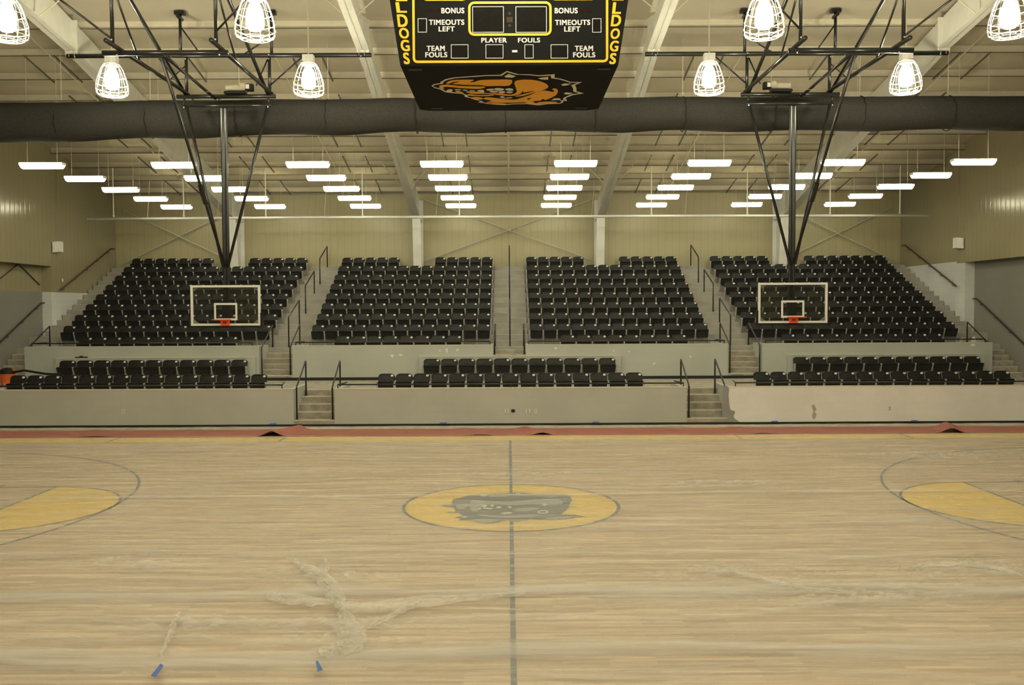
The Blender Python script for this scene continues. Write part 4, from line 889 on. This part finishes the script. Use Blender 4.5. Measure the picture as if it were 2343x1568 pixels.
md = rr_.modifiers.new('thickness', 'SOLIDIFY'); md.thickness = .008; md.offset = 1
# ------------------------------------------------------------------ polythene over the court
def sheet(name, x0, x1, y0, y1, nx, ny, mat, label, amp, bands):
    vs, fs, att = [], [], []
    zones = [(atZ(u, v, 0), rx, ry) for u, v, rx, ry in ((2150, 1045, 2.6, .7), (2230, 1310, 1.3, .6), (1980, 1370, 1.5, .4), (745, 1320, .9, .5), (790, 1450, .8, .45), (450, 1440, .9, .35), (1690, 1315, 1.3, .4), (1180, 1090, 1.6, .3), (300, 1290, .9, .4), (1650, 1110, 1.5, .3))] if nx > 500 else []
    for i in range(nx+1):
        for k in range(ny+1):
            x = x0+(x1-x0)*i/nx; y = y0+(y1-y0)*k/ny
            yw = y+.5*noise.noise((x*.25, y*.25, 5))
            z = .02+amp*(.5+.5*noise.noise((x*.35, yw*5, 0)))+amp*.7*abs(noise.noise((x*1.6, y*2.5, 9)))
            d = 0
            for by, slope, wd, st, wob in bands:
                c_ = by+slope*x+wob*noise.noise((x*.35, by, 2)); q = math.exp(-((y-c_)/wd)**2); d += st*q*(.7+.6*noise.noise((x*.6, y*6, 4))); z += .02*q
            for zc_, rx, ry in zones:
                q = ((x-zc_.x)/rx)**2+((y-zc_.y)/ry)**2
                if q < 4:
                    q = math.exp(-q*1.3); w1 = noise.noise((x*1.1, y*1.1, 7))*1.5
                    rid = max(0, 1-5*abs(noise.noise((x*2.6+w1, y*4.2-w1, 11))))**2; rid2 = max(0, 1-6*abs(noise.noise((x*5+w1, y*6+w1, 21))))**2
                    z += q*(.045*rid+.02*rid2); d += q*(.55*rid+.3*rid2)
            vs.append((x, y, z)); att.append(max(0, d))
    for i in range(nx):
        for k in range(ny): a = i*(ny+1)+k; fs.append((a, a+1, a+ny+2, a+ny+1))
    mb = MB(); mb.add(vs, fs); o_ = mb.build(name, mat, o=((x0+x1)/2, (y0+y1)/2, 0), smooth=True)
    at = o_.data.attributes.new('doubled', 'FLOAT', 'POINT'); at.data.foreach_set('value', att)
    return tag(o_, label, 'plastic sheet')
ps = sheet('plastic_sheet', -WR+.3, WR-.3, -9.5, 8.34, 680, 500, MT['plastic'], 'wrinkled clear plastic sheeting spread over the whole wooden court', .018,
      [(.75, .012, .06, .9, .15), (-4.75, .02, .16, .9, .45), (-6.65, .015, .20, .8, .3), (-3.1, -.03, .10, .5, .5), (-1.6, .01, .05, .35, .3), (3.2, .0, .08, .3, .4), (-5.6, .06, .07, .5, .5)])
sheet('plastic_strip', -WR+.3, WR-.3, 9.70, FY-.12, 420, 12, MT['clear'], 'crumpled clear plastic strip along the foot of the front wall', .018, [(10.0, 0, .08, .5, .08)])
def ribbon(px, width, label, amp=.04, nm='gathered_fold', seed=0):
    P = [atZ(x, y, 0) for x, y in px]; Q = []
    for i in range(len(P)-1):
        for k in range(6): Q.append(P[i].lerp(P[i+1], k/6))
    Q.append(P[-1]); vs = []; fs = []; nw = 10; n = len(Q)
    for i, q in enumerate(Q):
        d = (Q[min(i+1, n-1)]-Q[max(i-1, 0)]).normalized(); a = Vector((-d.y, d.x, 0)); u = i/(n-1)
        wd = width*(.25+.9*sin(pi*min(1, u*1.1))**.6 if u < .92 else .35)*(1+.35*noise.noise((u*7, seed, 0)))
        for k in range(nw+1):
            s_ = k/nw*2-1; p = q+a*wd*s_/2
            vs.append((p.x+.03*noise.noise((u*20, k, seed)), p.y+.03*noise.noise((u*20, k, seed+3)), .05+amp*(1-s_*s_)+amp*.8*abs(noise.noise((u*14, s_*3, seed)))))
    for i in range(n-1):
        for k in range(nw): a_ = i*(nw+1)+k; fs.append((a_, a_+1, a_+nw+2, a_+nw+1))
    mb = MB(); mb.add(vs, fs); return part(mb, nm, MT['gather'], ps)
ribbon([(727,1512),(752,1508),(785,1500),(803,1482),(802,1455),(790,1425),(778,1400)], .27, '', .05, seed=1)
ribbon([(778,1408),(772,1385),(760,1358),(742,1335),(715,1315),(685,1300),(660,1290)], .2, '', .04, seed=2)
ribbon([(770,1395),(820,1402),(880,1398),(960,1388),(1060,1380),(1200,1370)], .34, '', .03, seed=3)
ribbon([(610,1372),(660,1380),(710,1388),(765,1392)], .3, '', .03, seed=4)
ribbon([(745,1330),(748,1305),(742,1290)], .06, '', .03, seed=5)
ribbon([(366,1518),(380,1485),(392,1460),(398,1440),(408,1420),(430,1408)], .05, '', .03, seed=6)
ribbon([(810,1460),(850,1445),(890,1425),(930,1405),(965,1392)], .08, '', .03, seed=7)
ribbon([(2343,1330),(2280,1310),(2200,1300),(2120,1302),(2060,1312)], .14, '', .03, seed=8)
ribbon([(1610,1310),(1680,1318),(1760,1340),(1860,1362),(1960,1372)], .10, '', .03, seed=9)
for i, (px, wh) in enumerate((([(367,1519),(374,1523),(357,1549),(346,1546)], 'left, near the bottom edge of the photo'), ([(722,1514),(727,1512),(738,1532),(727,1537)], 'under the tangled plastic fold'))):
    P = [atZ(x, y, .075) for x, y in px]
    tag(MB().prism([(p.x, p.y, .072) for p in P], (0, 0, .004)).build('tape_strip', MT['tape'], o=(P[0].x, P[0].y, .07)), 'blue masking tape on the plastic, '+wh, 'tape')
for x, nm in ((-6.7, 'left of the left steps'), (2.4, 'right of the court centre'), (7.45, 'at the left of the white wall'), (11.4, 'in the middle of the white wall'), (-1.9, 'left of the court centre')):
    tag(MB().prism([(x-.1, FY-.13, .085), (x+.08, FY-.16, .085), (x+.12, FY-.03, .105), (x-.05, FY-.03, .105)], (0, 0, .004)).build('tape_strip', MT['tape'], o=(x, FY-.1, .08)), 'blue tape bit at the front wall foot, '+nm, 'tape')
